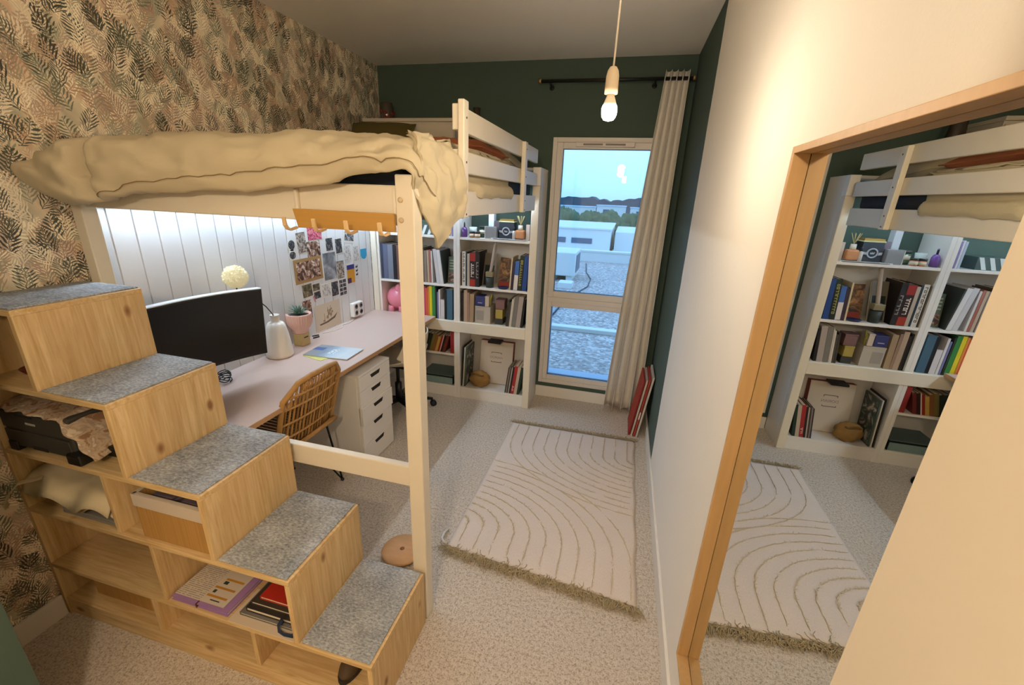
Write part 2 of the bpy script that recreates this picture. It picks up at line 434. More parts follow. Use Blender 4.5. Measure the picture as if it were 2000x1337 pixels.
# ------------------------------------------------------------------ outside, beyond the window
def gravel():
    m = bpy.data.materials.new('roof_gravel'); g = NT(m)
    p = g.n('NewGeometry').outputs['Position']
    vo = g.n('TexVoronoi'); g.l(p, vo.inputs['Vector']); vo.inputs['Scale'].default_value = 26
    cs = g.n('SeparateColor'); g.l(vo.outputs['Color'], cs.inputs[0])
    c = g.ramp(cs.outputs[0], [(0, lin('867870')), (.5, lin('AC9C8E')), (1, lin('D8C8BA'))])
    c = g.mix(g.math('MULTIPLY', g.noise(p, 1.2, 3), .4), c, lin('A4968A'))
    g.bsdf(c, .95, 0, .1, vo.outputs['Distance'], .6, .02); return m
struct('ground', B(-9, 11, .30, 10.3, -.3, -.15), gravel(), 'grey gravel roof outside the window')
RW = mat('render_white', 'D2CCC2', .8, var=.05, vscale=2)
struct('wall_parapet', MB().box(-9, 11, 10.3, 10.55, -.3, .14).box(-9, 11, 10.28, 10.6, .14, .19), RW, 'white parapet at the far edge of the gravel roof')
solo('roof_upstand', MB().box(-4, 6, 2.52, 2.66, -.15, -.085), RW, 'low white upstand crossing the gravel roof', 'ledge', bev=.01)
# air conditioning unit
ac = thing('air_conditioner', 'pale grey outdoor air conditioning unit on the gravel roof', 'air conditioner', (.72, 6.6, -.15))
part('body', B(.35, 1.0, 6.45, 7.6, -.02, .52), RW, ac, bev=.02)
part('grille', B(1.0, 1.012, 6.6, 7.4, .05, .45), mat('grille_grey', '5B6670', .6), ac)
part('base', B(.42, .55, 6.5, 7.5, -.15, -.02), RW, ac); part('base', B(.80, .93, 6.5, 7.5, -.15, -.02), RW, ac)
solo('roof_block', B(.75, 1.05, 5.6, 5.95, -.15, -.02), RW, 'white concrete block beside the air conditioning unit', 'block', bev=.01)
cab = [(1.02, 3.2, -.135), (1.05, 3.9, -.135), (1.20, 4.6, -.135), (1.22, 5.3, -.135), (1.36, 6.0, -.135), (1.35, 7.0, -.135), (1.15, 8.0, -.135), (1.0, 9.6, -.135)]
solo('roof_cable', MB().tube(cab, .014, 6), mat('cable_dark', '2E3640', .7), 'dark cable running across the gravel roof', 'cable')
# neighbouring building with flat roof and windows
nb = thing('flat_roof_building', 'low white flat-roofed building behind the parapet', 'building', (0, 20, -6))
part('wall', B(-14, 1.35, 19, 26, -6, .30), RW, nb); part('wall', B(1.55, 14, 20, 26, -6, .16), RW, nb)
part('roof_edge', B(-14.1, 1.4, 18.9, 26, .30, .36), RW, nb)
for k_ in range(5):
    part('window', B(-6.0 + k_ * 1.35, -4.95 + k_ * 1.35, 18.96, 19.02, -.42, -.16), mat('far_glass', '4A5A68', .3), nb)
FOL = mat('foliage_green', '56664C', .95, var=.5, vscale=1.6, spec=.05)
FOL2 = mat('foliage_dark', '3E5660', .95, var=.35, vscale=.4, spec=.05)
TRK = mat('bark', '4A4238', .9)
def crown(c, r, seed, det=28):
    sv = Vector((seed * 3.1, seed * 1.7, seed))
    def f(d): return 1 + .28 * mnoise.noise(d * 2.1 + sv) + .20 * mnoise.noise(d * 6 + sv) + .12 * mnoise.noise(d * 14 + sv)
    return MB().ball(c, r, det * 2, det, fn=f)
for i, (x, y, r_, zc) in enumerate(((-9.4, 66.5, 2.6, -2.4), (-6.4, 59, 2.4, -2.0), (-3.3, 66.5, 2.7, -2.7), (-.2, 59, 2.5, -2.2), (2.8, 66.5, 2.6, -2.7), (5.9, 59, 2.6, -2.2))):
    lab = ('round-crowned green tree beyond the flat-roofed building', 'trees beyond the flat roof')
    t = thing('leafy_tree', lab[0], 'tree', (x, y, -10), lab[1])
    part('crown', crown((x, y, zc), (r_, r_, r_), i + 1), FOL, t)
    part('trunk', MB().tube([(x, y, -10), (x, y, zc)], .25, 6), TRK, t)
for i, (x0, x1, y, z0, z1, lab) in enumerate(((-28, -9, 150, -7, -.5, 'long pale warehouse far beyond the trees'), (-7.5, 1.5, 140, -7, .2, 'white boxy warehouse far beyond the trees with bright facade'), (3, 18, 155, -7, -.3, 'wide white warehouse far beyond the trees below the hill'))):
    b_ = thing('warehouse', lab, 'building', ((x0 + x1) / 2, y, z0))
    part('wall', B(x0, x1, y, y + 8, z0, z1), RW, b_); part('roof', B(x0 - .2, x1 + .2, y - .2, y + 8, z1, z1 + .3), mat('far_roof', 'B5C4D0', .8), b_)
    part('window', B(x0 + 2, x0 + 4, y - .1, y, z1 - 2.2, z1 - 1.0), mat('far_glass', '4A5A68', .3), b_)
def ridge(x0, x1, y, zf, base, n=80):
    pts = [(x0 + (x1 - x0) * i / n, zf(x0 + (x1 - x0) * i / n)) for i in range(n + 1)]
    return MB().poly([(x0, base)] + pts + [(x1, base)], 'y', y, y + 40)
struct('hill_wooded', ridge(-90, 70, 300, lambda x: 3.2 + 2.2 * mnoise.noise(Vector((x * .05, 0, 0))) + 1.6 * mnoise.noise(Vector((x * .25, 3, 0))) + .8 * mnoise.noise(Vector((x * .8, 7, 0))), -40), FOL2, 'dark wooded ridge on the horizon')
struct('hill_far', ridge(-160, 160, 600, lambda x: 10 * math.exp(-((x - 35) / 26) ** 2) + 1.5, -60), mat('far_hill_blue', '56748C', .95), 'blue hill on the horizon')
struct('ground_far', B(-300, 300, 26, 620, -12, -10), mat('far_ground', '6A7C74', .95), 'ground beyond the buildings')
# ------------------------------------------------------------------ pendant bulb
PX, PY = 1.940, -2.074
pd = thing('pendant_lamp', 'bare pendant bulb in a pale wooden socket on a cord', 'lamp', (PX, PY, H))
part('cord', MB().tube([(PX + .004, PY, H), (PX, PY, 2.012)], .0028, 6), mat('cord_cream', 'E2D6C2', .6), pd)
part('ceiling_rose', MB().lathe([(.0, H - .02), (.03, H - .018), (.038, H - .001), (.0, H - .0005)], (PX, PY, 0)), WHITE, pd)
part('socket', MB().lathe([(.003, 2.018), (.009, 2.0155), (.0145, 2.007), (.0172, 1.994), (.0178, 1.965), (.0178, 1.951), (.013, 1.949)], (PX, PY, 0)), mat('socket_wood', 'CDBB9E', .6), pd)
bl = part('bulb', MB().lathe([(.0095, 1.952), (.010, 1.947), (.0135, 1.938), (.0172, 1.928), (.0186, 1.9225), (.012, 1.921)], (PX, PY, 0)), mat('bulb_body', 'F3E6CB', .5), pd)
part('glowing_dome', MB().lathe([(.0188, 1.9225), (.0206, 1.9165), (.0212, 1.910), (.0206, 1.902), (.0182, 1.8935), (.013, 1.887), (.003, 1.8842)], (PX, PY, 0)), emit('bulb_glow', BULB_COLOR, BULB_STRENGTH), bl)
# opal globe lamp hanging in the hall behind the camera
HX, HY, HZ = 1.852, -4.0, 2.104
hl = thing('globe_pendant', 'opal globe pendant lamp in the hall outside the doorway', 'lamp', (HX, HY, H))
part('canopy', MB().lathe([(.0, H - .025), (.05, H - .022), (.055, H - .001), (0, H - .0005)], (HX, HY, 0)), WHITE, hl)
part('stem', MB().tube([(HX, HY, H - .02), (HX, HY, HZ + .058)], .005, 8), BRASSY, hl)
part('lamp_shade', MB().ball((HX, HY, HZ), .06, 24, 16), emit('hall_glow', HALL_COLOR, HALL_STRENGTH), hl)

# ------------------------------------------------------------------ panelled wall under the bed
pn = thing('wall_panelling', 'white tongue-and-groove panelling under the loft bed', None, (0, -1.25, 0)); pn['kind'] = 'structure'
PT = .022; y = -2.1335 - .0935
i = 0
me_board = None
while y < -.31:
    y1 = min(y + .0935, -.30); y0 = max(y, -2.238)
    part('plank', MB().poly([(0.001, y0), (PT, y0 + .003), (PT, y1 - .003), (.001, y1)], 'z', 0.0, 1.60).poly([(.001, y1 - .004), (.013, y1 - .004), (.013, y1 + .002), (.001, y1 + .002)], 'z', 0.0, 1.60) if y1 < -.305 else MB().poly([(0.001, y0), (PT, y0 + .003), (PT, y1), (.001, y1)], 'z', 0.0, 1.60), PANEL, pn)
    y += .0935; i += 1
# LED strip along the top of the panelling
ls = thing('led_strip', 'cool white LED strip under the bed above the panelling', 'lamp', (.063, -1.3, 1.634))
part('channel', B(.052, .074, -2.18, -.37, 1.640, 1.6545), WHITE, ls)
LEDM = emit('led_glow', LED_COLOR, LED_STRENGTH)
part('diffuser', B(.053, .073, -2.18, -.37, 1.634, 1.640), LEDM, ls)
part('channel', B(.09, 1.34, -.345, -.325, 1.640, 1.6545), WHITE, ls)
part('diffuser', B(.09, 1.34, -.338, -.332, 1.634, 1.640), LEDM, ls)

# ------------------------------------------------------------------ loft bed
XP, YP, PWD, PDP = 1.4188, -2.2443, .058, .054
bed = thing('loft_bed', 'cream painted wooden loft bed frame above the desk', 'bed', (.7, -1.25, 0))
def bp(n_, a, b_=.004, par=bed, label=None): return part(n_, B(*a), BEDW, par, bev=b_, label=label)
fp = bp('post', (XP - PWD, XP, YP, YP + PDP, 0, 1.722))
lp = bp('post', (.024, .074, YP, YP + PDP, 0, 1.722))
rp = bp('post', (1.3515, 1.407, -.299, -.245, 0, 1.757))
bp('post', (.024, .074, -.299, -.245, .0, 1.757))
for z in (1.595, 1.652):
    part('bolt', MB().lathe([(.0, 0), (.008, 0), (.008, .003), (.003, .0035)], (0, 0, 0), 14, M=Matrix.Translation((XP - .041, YP, z)) @ Matrix.Rotation(R(90), 4, 'X')), mat('bolt_cap', 'C9B694', .5), fp)
bp('end_beam', (.074, XP - PWD, YP + .018, YP + .045, 1.577, 1.692))
bp('lower_beam', (.074, XP - PWD, YP + .012, YP + .042, .637, .7215))
bp('rear_beam', (.074, 1.3515, -.299, -.272, .600, .691))
bp('side_beam', (1.3645, 1.388, YP + PDP, -.355, 1.5905, 1.6882))
bp('wall_beam', (.026, .050, YP + PDP, -.299, 1.603, 1.69))
bp('bracket', (1.005, 1.018, YP + .0035, YP + .018, 1.577, 1.672)); bp('bracket', (1.345, 1.357, YP + .008, YP + .018, 1.585, 1.685))
for a in ((1.7532, 1.8340), (1.8985, 1.9845)):
    bp('guard_rail', (1.3645, 1.388, -1.815, -.3375, a[0], a[1]))
for y0, y1, zt in ((-1.820, -1.771, 1.998), (-.820, -.765, 1.979)):
    g_ = bp('guard_post', (1.3885, 1.414, y0, y1, 1.5885, zt))
    for z in (1.602, 1.655, 1.79, 1.94):
        part('bolt', MB().lathe([(0, 0), (.004, 0), (.004, .002), (.001, .0025)], (0, 0, 0), 10, M=Matrix.Translation((1.414, (y0 + y1) / 2, z)) @ Matrix.Rotation(R(90), 4, 'Y')), mat('bolt_dark', '4A4038', .5), g_)
for k_ in range(13):
    yy = -2.10 + k_ * .142
    part('bed_slat', B(.052, 1.3635, yy, yy + .07, 1.655, 1.673), mat('slat_wood', 'D8BE92', .6), bed)
# mattress and bedding
mt = solo('mattress', B(.06, 1.355, -2.175, -.36, 1.675, 1.80), mat('mattress_navy', '252B38', .9, bump=.1, bscale=120), 'dark navy mattress on the loft bed under the duvet', 'mattress')
bevel(mt, .03, 4)

def catmull(P, n):
    out = []; P = [Vector(p) for p in P]; m = len(P) - 1
    for i in range(n + 1):
        t = i / n * m; k_ = min(int(t), m - 1); u = t - k_
        p0, p1, p2, p3 = P[max(k_ - 1, 0)], P[k_], P[k_ + 1], P[min(k_ + 2, m)]
        out.append(.5 * ((2 * p1) + (p2 - p0) * u + (2 * p0 - 5 * p1 + 4 * p2 - p3) * u * u + (3 * p1 - p0 - 3 * p2 + p3) * u ** 3))
    return out
def duvet():
    ribs = []
    def fr(x, zt, hem, bulge=.0, y0=-.95):
        return [(max(x, .03), y0, 1.86), (max(x, .03), -1.65, min(1.865, zt + .055)), (x, -2.05, zt + .042), (x, -2.20, zt + .018), (x, -2.272 - bulge, zt - .014),
                (x, -2.300 - bulge, (zt * .45 + hem * .55) + .012), (x, -2.292 - bulge * .9, hem + .020), (x, -2.278 - bulge * .6, hem), (x, -2.262 - bulge * .3, hem + .010), (x, -2.254, hem + .03)]
    ribs.append(fr(.022, 1.700, 1.668, .07)); ribs.append(fr(.045, 1.735, 1.640, .085)); ribs.append(fr(.12, 1.772, 1.612, .085)); ribs.append(fr(.21, 1.792, 1.596, .080)); ribs.append(fr(.262, 1.800, 1.598, .070))
    ribs.append(fr(.292, 1.788, 1.604, .022)); ribs.append(fr(.33, 1.806, 1.612, .052)); ribs.append(fr(.45, 1.809, 1.640, .024)); ribs.append(fr(.62, 1.81, 1.648)); ribs.append(fr(.80, 1.81, 1.657)); ribs.append(fr(.98, 1.81, 1.668))
    ribs.append(fr(1.14, 1.81, 1.684)); ribs.append(fr(1.25, 1.806, 1.705)); ribs.append(fr(1.335, 1.80, 1.722))
    # around the corner and down the open side
    ribs.append([(1.338, -.95, 1.852), (1.338, -1.6, 1.858), (1.345, -2.0, 1.848), (1.362, -2.14, 1.830), (1.388, -2.215, 1.80), (1.410, -2.252, 1.768), (1.419, -2.264, 1.748), (1.421, -2.268, 1.735), (1.419, -2.264, 1.729), (1.415, -2.256, 1.730)])
    ribs.append([(1.340, -.95, 1.850), (1.340, -1.58, 1.858), (1.350, -1.95, 1.852), (1.372, -2.10, 1.835), (1.406, -2.18, 1.80), (1.427, -2.215, 1.752), (1.434, -2.235, 1.712), (1.434, -2.24, 1.690), (1.431, -2.238, 1.676), (1.428, -2.234, 1.67)])
    def sd(y, hem, out=.0, zt=1.848):
        m_ = 1.80 - hem; t_ = (y + 2.3) / .6
        return [(1.342 + .004 * t_, -.95, 1.849), (1.342 + .004 * t_, (y - .95) / 2, 1.856), (1.352, y + .13, zt + .006), (1.372, y + .04, zt - .010), (1.403 + out * .6, y + .01, zt - .042), (1.424 + out, y, 1.80 - m_ * .22),
                (1.430 + out, y, 1.80 - m_ * .46), (1.430 + out, y, 1.80 - m_ * .70), (1.428 + out, y, 1.80 - m_ * .87), (1.425 + out, y, hem)]
    for y_, hm, o_ in ((-2.205, 1.625, .006), (-2.17, 1.580, .004), (-2.135, 1.535, .012), (-2.10, 1.505, .008), (-2.06, 1.512, .004), (-2.015, 1.540, .010), (-1.97, 1.565, .004), (-1.925, 1.583, .006), (-1.88, 1.595, .004), (-1.835, 1.603, .0)):
        ribs.append(sd(y_, hm, o_))
    # behind the guard rails; it pushes out over the side beam for a stretch
    def inn(y, ov):
        a_ = [(1.346, -.95 + .002 * (y + 1.7), 1.848), (1.347, (y - .95) / 2, 1.852), (1.350, y + .05, 1.850), (1.353, y + .01, 1.838), (1.357, y, 1.81), (1.358, y, 1.775)]
        return a_ + ([(1.362, y, 1.735), (1.392, y, 1.716), (1.402, y, 1.688), (1.394, y, 1.668)] if ov else [(1.356, y, 1.745), (1.354, y, 1.725), (1.352, y, 1.705), (1.350, y, 1.697)])
    for y_, ov in ((-1.765, 0), (-1.68, 0), (-1.58, 1), (-1.50, 1), (-1.38, 1), (-1.25, 1), (-1.12, 1), (-1.02, 1), (-.97, 0)):
        ribs.append(inn(y_, ov))
    NV = 60; SUB = 6
    cols = [catmull(r_, NV) for r_ in ribs]
    rows = []
    for j in range(NV + 1):
        rows.append(catmull([c_[j] for c_ in cols], (len(cols) - 1) * SUB))
    nu = (len(cols) - 1) * SUB
    mb = MB()
    def P(i, j):
        p = rows[j][i]
        a = mnoise.noise(Vector((p.x * 7 + p.y * 3, p.z * 16, p.y * 7))) * .014 + mnoise.noise(Vector((p.x * 19, p.z * 22 + p.x * 9, p.y * 16))) * .009 + abs(mnoise.noise(Vector((p.x * 9 - p.z * 12, p.z * 9 + p.y * 5, p.y * 9 + p.x * 4)))) * .014
        fold = math.sin(p.x * 40 + p.z * 75 + p.y * 20 + 2.5 * mnoise.noise(p * 6)) * .008 * max(0, 1 - abs(p.x - .20) / .22) if p.y < -2.15 else 0
        cr_ = (1 - abs(mnoise.noise(Vector((p.x * 6 + p.z * 5, p.z * 4 - p.x * 3, p.y * 6))))) ** 9 * .013 + (1 - abs(mnoise.noise(Vector((p.x * 11 - p.z * 9 + 4, p.z * 8, p.y * 9 + p.x * 5))))) ** 10 * .008
        a -= cr_ * (1.5 if p.x < .45 and p.y < -2.1 else .8)
        nrm = Vector((.25, -.7, .6)) if i < 80 else Vector((.8, -.2, .55)) if i < 162 else Vector((0, 0, .4))
        k_ = min(1, j / 12)
        q = p + nrm * (a + fold) * k_
        q.x = max(q.x, .016)
        return q
    vs_ = [P(i, j) for j in range(NV + 1) for i in range(nu + 1)]
    fs = [(j * (nu + 1) + i, j * (nu + 1) + i + 1, (j + 1) * (nu + 1) + i + 1, (j + 1) * (nu + 1) + i) for j in range(NV) for i in range(nu)]
    mb.add(vs_, fs, True)
    def seam(j0, i0, i1):
        out = []
        for i in range(i0, i1):
            jj = j0(i); k_ = int(jj); f_ = jj - k_
            out.append(vs_[k_ * (nu + 1) + i].lerp(vs_[(k_ + 1) * (nu + 1) + i], f_) + Vector((.002, -.004, .001)))
        return out
    return mb, seam, nu, NV
dmb, seam, nu, NV = duvet()
dv = solo('duvet', dmb, BEDDING, 'crumpled beige duvet hanging over the end of the loft bed', 'duvet')
solidify(dv, .008, -1)
part('piping', MB().tube(seam(lambda i: 38.5 + 3.5 * math.sin(i * .07), 32, 108), .0014, 5), mat('piping_dark', '8A7350', .9), dv)

def pillow(name, c, sx_, sy_, th, rot, m_, label, cat, seed=0):
    t_ = thing(name, label, cat, c, rot=rot)
    def f(sgn):
        def q(u, v):
            a, b_ = u * 2 - 1, v * 2 - 1
            e_ = (1 - abs(a) ** 3.2) * (1 - abs(b_) ** 3.2)
            pinch = 1 - .10 * (1 - abs(a)) * abs(b_) ** 3 - .10 * (1 - abs(b_)) * abs(a) ** 3
            z = sgn * th * max(e_, 0) ** .5 + .012 * mnoise.noise(Vector((a * 2 + seed, b_ * 2, sgn))) * e_ + .006 * mnoise.noise(Vector((a * 6 + seed, b_ * 6, sgn))) * e_
            return Vector((a * sx_ * pinch, b_ * sy_ * pinch, z))
        return q
    mb = MB().grid(f(1), 22, 22).grid(f(-1), 22, 22)
    part('pillow_case', mb, m_, t_, local=True)
    pts = [f(1)(u, 0) for u in [i / 20 for i in range(21)]] + [f(1)(1, v) for v in [i / 20 for i in range(1, 21)]] + [f(1)(1 - u, 1) for u in [i / 20 for i in range(1, 21)]] + [f(1)(0, 1 - v) for v in [i / 20 for i in range(1, 21)]]
    part('piping', MB().tube(pts, .003, 6), m_, t_, local=True)
    return t_
OLIVE = mat('olive_cotton', '5C5128', .9, bump=.1, bscale=200); RUST = mat('rust_cotton', '9A5A3A', .9, bump=.2, bscale=180)
pillow('cushion', (.25, -.47, 1.985), .24, .20, .075, (R(52), 0, R(6)), OLIVE, 'olive green cushion propped against the headboard cabinet', 'cushion', 3)
pillow('pillow', (1.10, -.66, 1.872), .27, .24, .085, (R(4), R(4), R(90)), BEDDING, 'beige pillow lying behind the guard rails', 'pillow', 1)
pillow('cushion', (1.15, -1.15, 1.895), .19, .19, .045, (R(3), R(2), R(85)), RUST, 'rust brown cushion lying on the duvet behind the guard rails', 'cushion', 5)
# hook rack on the bed end
HK = mat('hook_birch', 'D9B98A', .5); BAM = mat('bamboo_board', 'B38844', .45, var=.1, vscale=5, stretch=(1, 10, 18))
rk = thing('coat_rack', 'orange bamboo hook rack hung on the bed end beam', 'coat rack', (1.19, -2.25, 1.55))
part('board', MB().poly([(1.010, 1.613), (1.0245, 1.556), (1.3605, 1.5605), (1.3605, 1.613)], 'y', -2.258, -2.2445), BAM, rk, bev=.002)
for x in (1.014, 1.117, 1.226, 1.336):
    prof = [(-2.258, 1.560), (-2.258, 1.553), (-2.285, 1.548), (-2.302, 1.553), (-2.310, 1.565), (-2.312, 1.588), (-2.306, 1.590), (-2.303, 1.567), (-2.297, 1.558), (-2.284, 1.554)]
    part('hook', MB().poly(prof, 'x', x, x + .0125), HK, rk, bev=.0015)
# ------------------------------------------------------------------ storage staircase
SX = [1.4150, 1.1475, .8710, .5826, .2997, .001]
SH = [.2623, .5259, .7779, 1.0368, 1.2986]
SF, SB, BT = -2.6288, -2.2605, .018
st = thing('storage_staircase', 'pine staircase of five steps with open cubbies and grey felt treads', 'staircase', (.7, -2.445, 0))
part('base_board', B(.0185, SX[0] - BT, SF + .004, SB, .062, .080), PINE_X, st, bev=.001)
part('plinth', B(.0185, SX[0] - BT, SF + .006, SF + .024, 0, .062), PINE_X, st, bev=.001)
part('side_panel', B(.001, .0185, SF + .001, SB, 0, SH[4] - BT), PINE_Z, st, bev=.001)
for i in range(5):
    tr_ = part('tread', B(.0185 if i < 4 else .001, SX[i], SF, SB, SH[i] - BT, SH[i]), PINE_X, st, bev=.0015)
    x1 = SX[i]; x0 = SX[i + 1]
    part('felt_pad', B(x0 + (.004 if i < 4 else .012), x1 - .010, SF + .006, SB - .003, SH[i], SH[i] + .005), FELT, tr_, bev=.002)
    zb = 0 if i == 0 else SH[i - 1]
    part('riser', B(x1 - BT, x1, SF + .001, SB, zb, SH[i] - BT), PINE_Z, st, bev=.001)
for x, z0, z1 in ((.515, .080, SH[0] - BT), (.955, .080, SH[0] - BT), (.588, SH[0], SH[1] - BT), (.458, SH[1], SH[2] - BT)):
    part('divider', B(x - .009, x + .009, SF + .004, SB - .012, z0, z1), PINE_Z, st, bev=.001)
for i in range(5):
    zb = .080 if i == 0 else SH[i - 1]
    part('back_panel', B(.0185, SX[i] - BT, SB - .012, SB - .002, zb, SH[i] - BT), PINE_P, st)

# things in the cubbies
SHELF2, SHELF1, SHELF0, SHELF3 = SH[1], SH[0], .080, SH[2]
pr = thing('printer', 'dark grey laser printer half covered by a patterned cloth', 'printer', (.20, -2.45, SHELF3))
PRM = mat('printer_grey', '3A3833', .55); PRD = mat('printer_dark', '15140F', .5)
part('body', B(.028, .345, -2.612, -2.33, SHELF3 + .012, SHELF3 + .158), PRM, pr, bev=.008)
part('paper_tray', B(.036, .338, -2.618, -2.612, SHELF3 + .018, SHELF3 + .078), PRM, pr, bev=.002)
part('front_panel', B(.032, .341, -2.616, -2.612, SHELF3 + .086, SHELF3 + .148), PRM, pr, bev=.002)
part('grip', B(.155, .225, -2.6195, -2.618, SHELF3 + .018, SHELF3 + .030), PRD, pr)
part('grip', B(.115, .195, -2.6175, -2.616, SHELF3 + .138, SHELF3 + .145), PRD, pr)
part('nameplate', B(.155, .200, -2.6175, -2.616, SHELF3 + .112, SHELF3 + .119), mat('plate_silver', 'B8B2A6', .4), pr)
part('foot', B(.045, .085, -2.625, -2.58, SHELF3, SHELF3 + .035), PRD, pr, bev=.004); part('foot', B(.325, .385, -2.63, -2.58, SHELF3, SHELF3 + .04), PRD, pr, bev=.006)
part('side_tray', B(.345, .470, -2.575, -2.36, SHELF3 + .018, SHELF3 + .055), PRD, pr, bev=.006)
def cloth_mat():
    m = bpy.data.materials.new('patterned_cloth'); g = NT(m); co = g.coords((1, 1, 1))
    n1 = g.noise(co, 22, 3, .6, .6); c = g.ramp(n1, [(.38, lin('8A6B52')), (.47, lin('BBA48A')), (.55, lin('9C8A78')), (.62, lin('C9B8A0'))])
    g.bsdf(c, .95, 0, .05); return m
CLOTHM = cloth_mat()
ctop = SHELF3 + .162
def cl(u, v):
    # u along x: drapes down both sides; v along depth
    s = -.055 + u * .56; dep = -2.628 + v * .27
    if s < 0: x, z = .022 - .006 * (-s) / .055, ctop - .005 + s * 1.35
    elif s < .30: x, z = .022 + s * 1.0, ctop + .003 * math.sin(s * 40 + v * 5)
    else:
        d_ = s - .30; x, z = .322 + d_ * .62, ctop - d_ * .62
    z += .004 * math.sin(v * 17 + u * 23)
    return Vector((x, dep + .006 * math.sin(u * 40), max(z, SHELF3 + .03)))
co_ = solo('cloth_cover', MB().grid(cl, 40, 14), CLOTHM, 'brown patterned cloth draped over the printer', 'cloth'); solidify(co_, .003, 1)
# red-brown bowl on the top cubby
solo('small_dish', MB().lathe([(.0, SH[3] + .001), (.030, SH[3] + .001), (.042, SH[3] + .018), (.040, SH[3] + .019), (.026, SH[3] + .006), (.0, SH[3] + .006)], (.105, -2.52, 0)), mat('dish_rust', '6B2A1A', .4), 'small rust red dish in the topmost cubby', 'dish')
# laptop sleeve / tote bag
CANV = mat('canvas_cream', 'CDBE9C', .95, var=.08, vscale=20, bump=.2, bscale=200)
tb = thing('tote_bag', 'folded cream canvas tote bag with a handle hanging out of its cubby', 'bag', (.22, -2.46, SHELF2))
def tote(u, v):
    x = .035 + u * .395; y_ = -2.635 + v * .28
    z = SHELF2 + .128 - u * .018 + .008 * math.sin(u * 9 + v * 4) + .006 * mnoise.noise(Vector((u * 8, v * 6, 0)))
    if v < .18: z -= (1 - v / .18) ** 2 * (.048 + .02 * math.sin(u * 13))
    return Vector((x, y_ + .008 * math.sin(u * 14), z))
def tote_lo(u, v):
    p = tote(u, v); return Vector((p.x, p.y + .012 * (1 - v), SHELF2 + .055 + .006 * math.sin(u * 5) if v > .2 else p.z - .012 - .02 * v * 5))
q_ = part('body', MB().grid(tote, 30, 18), CANV, tb); solidify(q_, .006, 1)
q_ = part('lining', MB().grid(tote_lo, 30, 18), CANV, tb)
part('strap', MB().tube([(.10, -2.60, SHELF2 + .13), (.06, -2.645, SHELF2 + .128), (.03, -2.665, SHELF2 + .09), (.012, -2.675, SHELF2 + .05), (.010, -2.672, SHELF2 + .035)], .015, 8, flat=.18), CANV, tb)
lt = thing('laptop', 'closed silver laptop lying under the tote bag', 'laptop', (.27, -2.5, SHELF2))
part('base', B(.17, .435, -2.612, -2.40, SHELF2 + .003, SHELF2 + .017), mat('laptop_silver', '9A968E', .4, metal=.4), lt, bev=.004)
part('lid', B(.17, .435, -2.612, -2.40, SHELF2 + .018, SHELF2 + .027), mat('laptop_silver', '9A968E'), lt, bev=.004)
part('foot', B(.19, .41, -2.60, -2.42, SHELF2, SHELF2 + .003), PRD, lt)
# basket
def strips(name, c, dark):
    m = bpy.data.materials.new(name); g = NT(m); co = g.coords((160, 160, .6)); n1 = g.noise(co, 1, 3)
    g.bsdf(g.mix(n1, lin(c), lin(dark)), .6, 0, .3, n1, .3, .002); return m
BAMB = strips('bamboo_strips', 'C39A5C', '93682F')
def bin_(name, x0, x1, y0, y1, z0, z1, label, lined):
    t_ = thing(name, label, 'basket', ((x0 + x1) / 2, (y0 + y1) / 2, z0))
    mb = MB().box(x0, x1, y0, y0 + .008, z0, z1).box(x0, x1, y1 - .008, y1, z0, z1).box(x0, x0 + .008, y0 + .008, y1 - .008, z0, z1).box(x1 - .008, x1, y0 + .008, y1 - .008, z0, z1).box(x0 + .008, x1 - .008, y0 + .008, y1 - .008, z0, z0 + .006)
    part('body', mb, BAMB, t_, bev=.002)
    if lined:
        zt = z1 + .006; zb = z1 - .042
        part('cloth_band', MB().box(x0 - .003, x1 + .003, y0 - .003, y0, zb, zt).box(x0 - .003, x0, y0, y1, zb, zt).box(x1, x1 + .003, y0, y1, zb, zt).box(x0 - .003, x1 + .003, y1, y1 + .003, zb, zt).box(x0 - .003, x1 + .003, y0, y0 + .012, zt - .003, zt).box(x0, x0 + .010, y0, y1, zt - .003, zt), mat('liner_cloth', 'C3B6A6', .95), t_, bev=.001)
    return t_
bin_('fabric_lined_basket', .552, .838, -2.612, -2.34, SHELF2 + .001, SHELF2 + .172, 'bamboo basket with a pale cloth rim below the third tread', True)
for i, (x0, x1) in enumerate(((.58, .68), (.70, .82))):
    solo('fabric_box', MB().box(x0, x1, -2.585, -2.42, SHELF2 + .012, SHELF2 + .150).box(x0 + .008, x1 - .008, -2.577, -2.43, SHELF2 + .150, SHELF2 + .158), mat('box_mauve', '5E5058', .9), ('mauve fabric box inside the cloth-rimmed basket beside the divider', 'mauve fabric box inside the cloth-rimmed basket against the riser')[i], 'box', bev=.004)
bin_('bamboo_box', .115, .495, -2.575, -2.32, SHELF0 + .001, SHELF0 + .135, 'plain bamboo box in the bottom cubby beside the wallpaper', False)
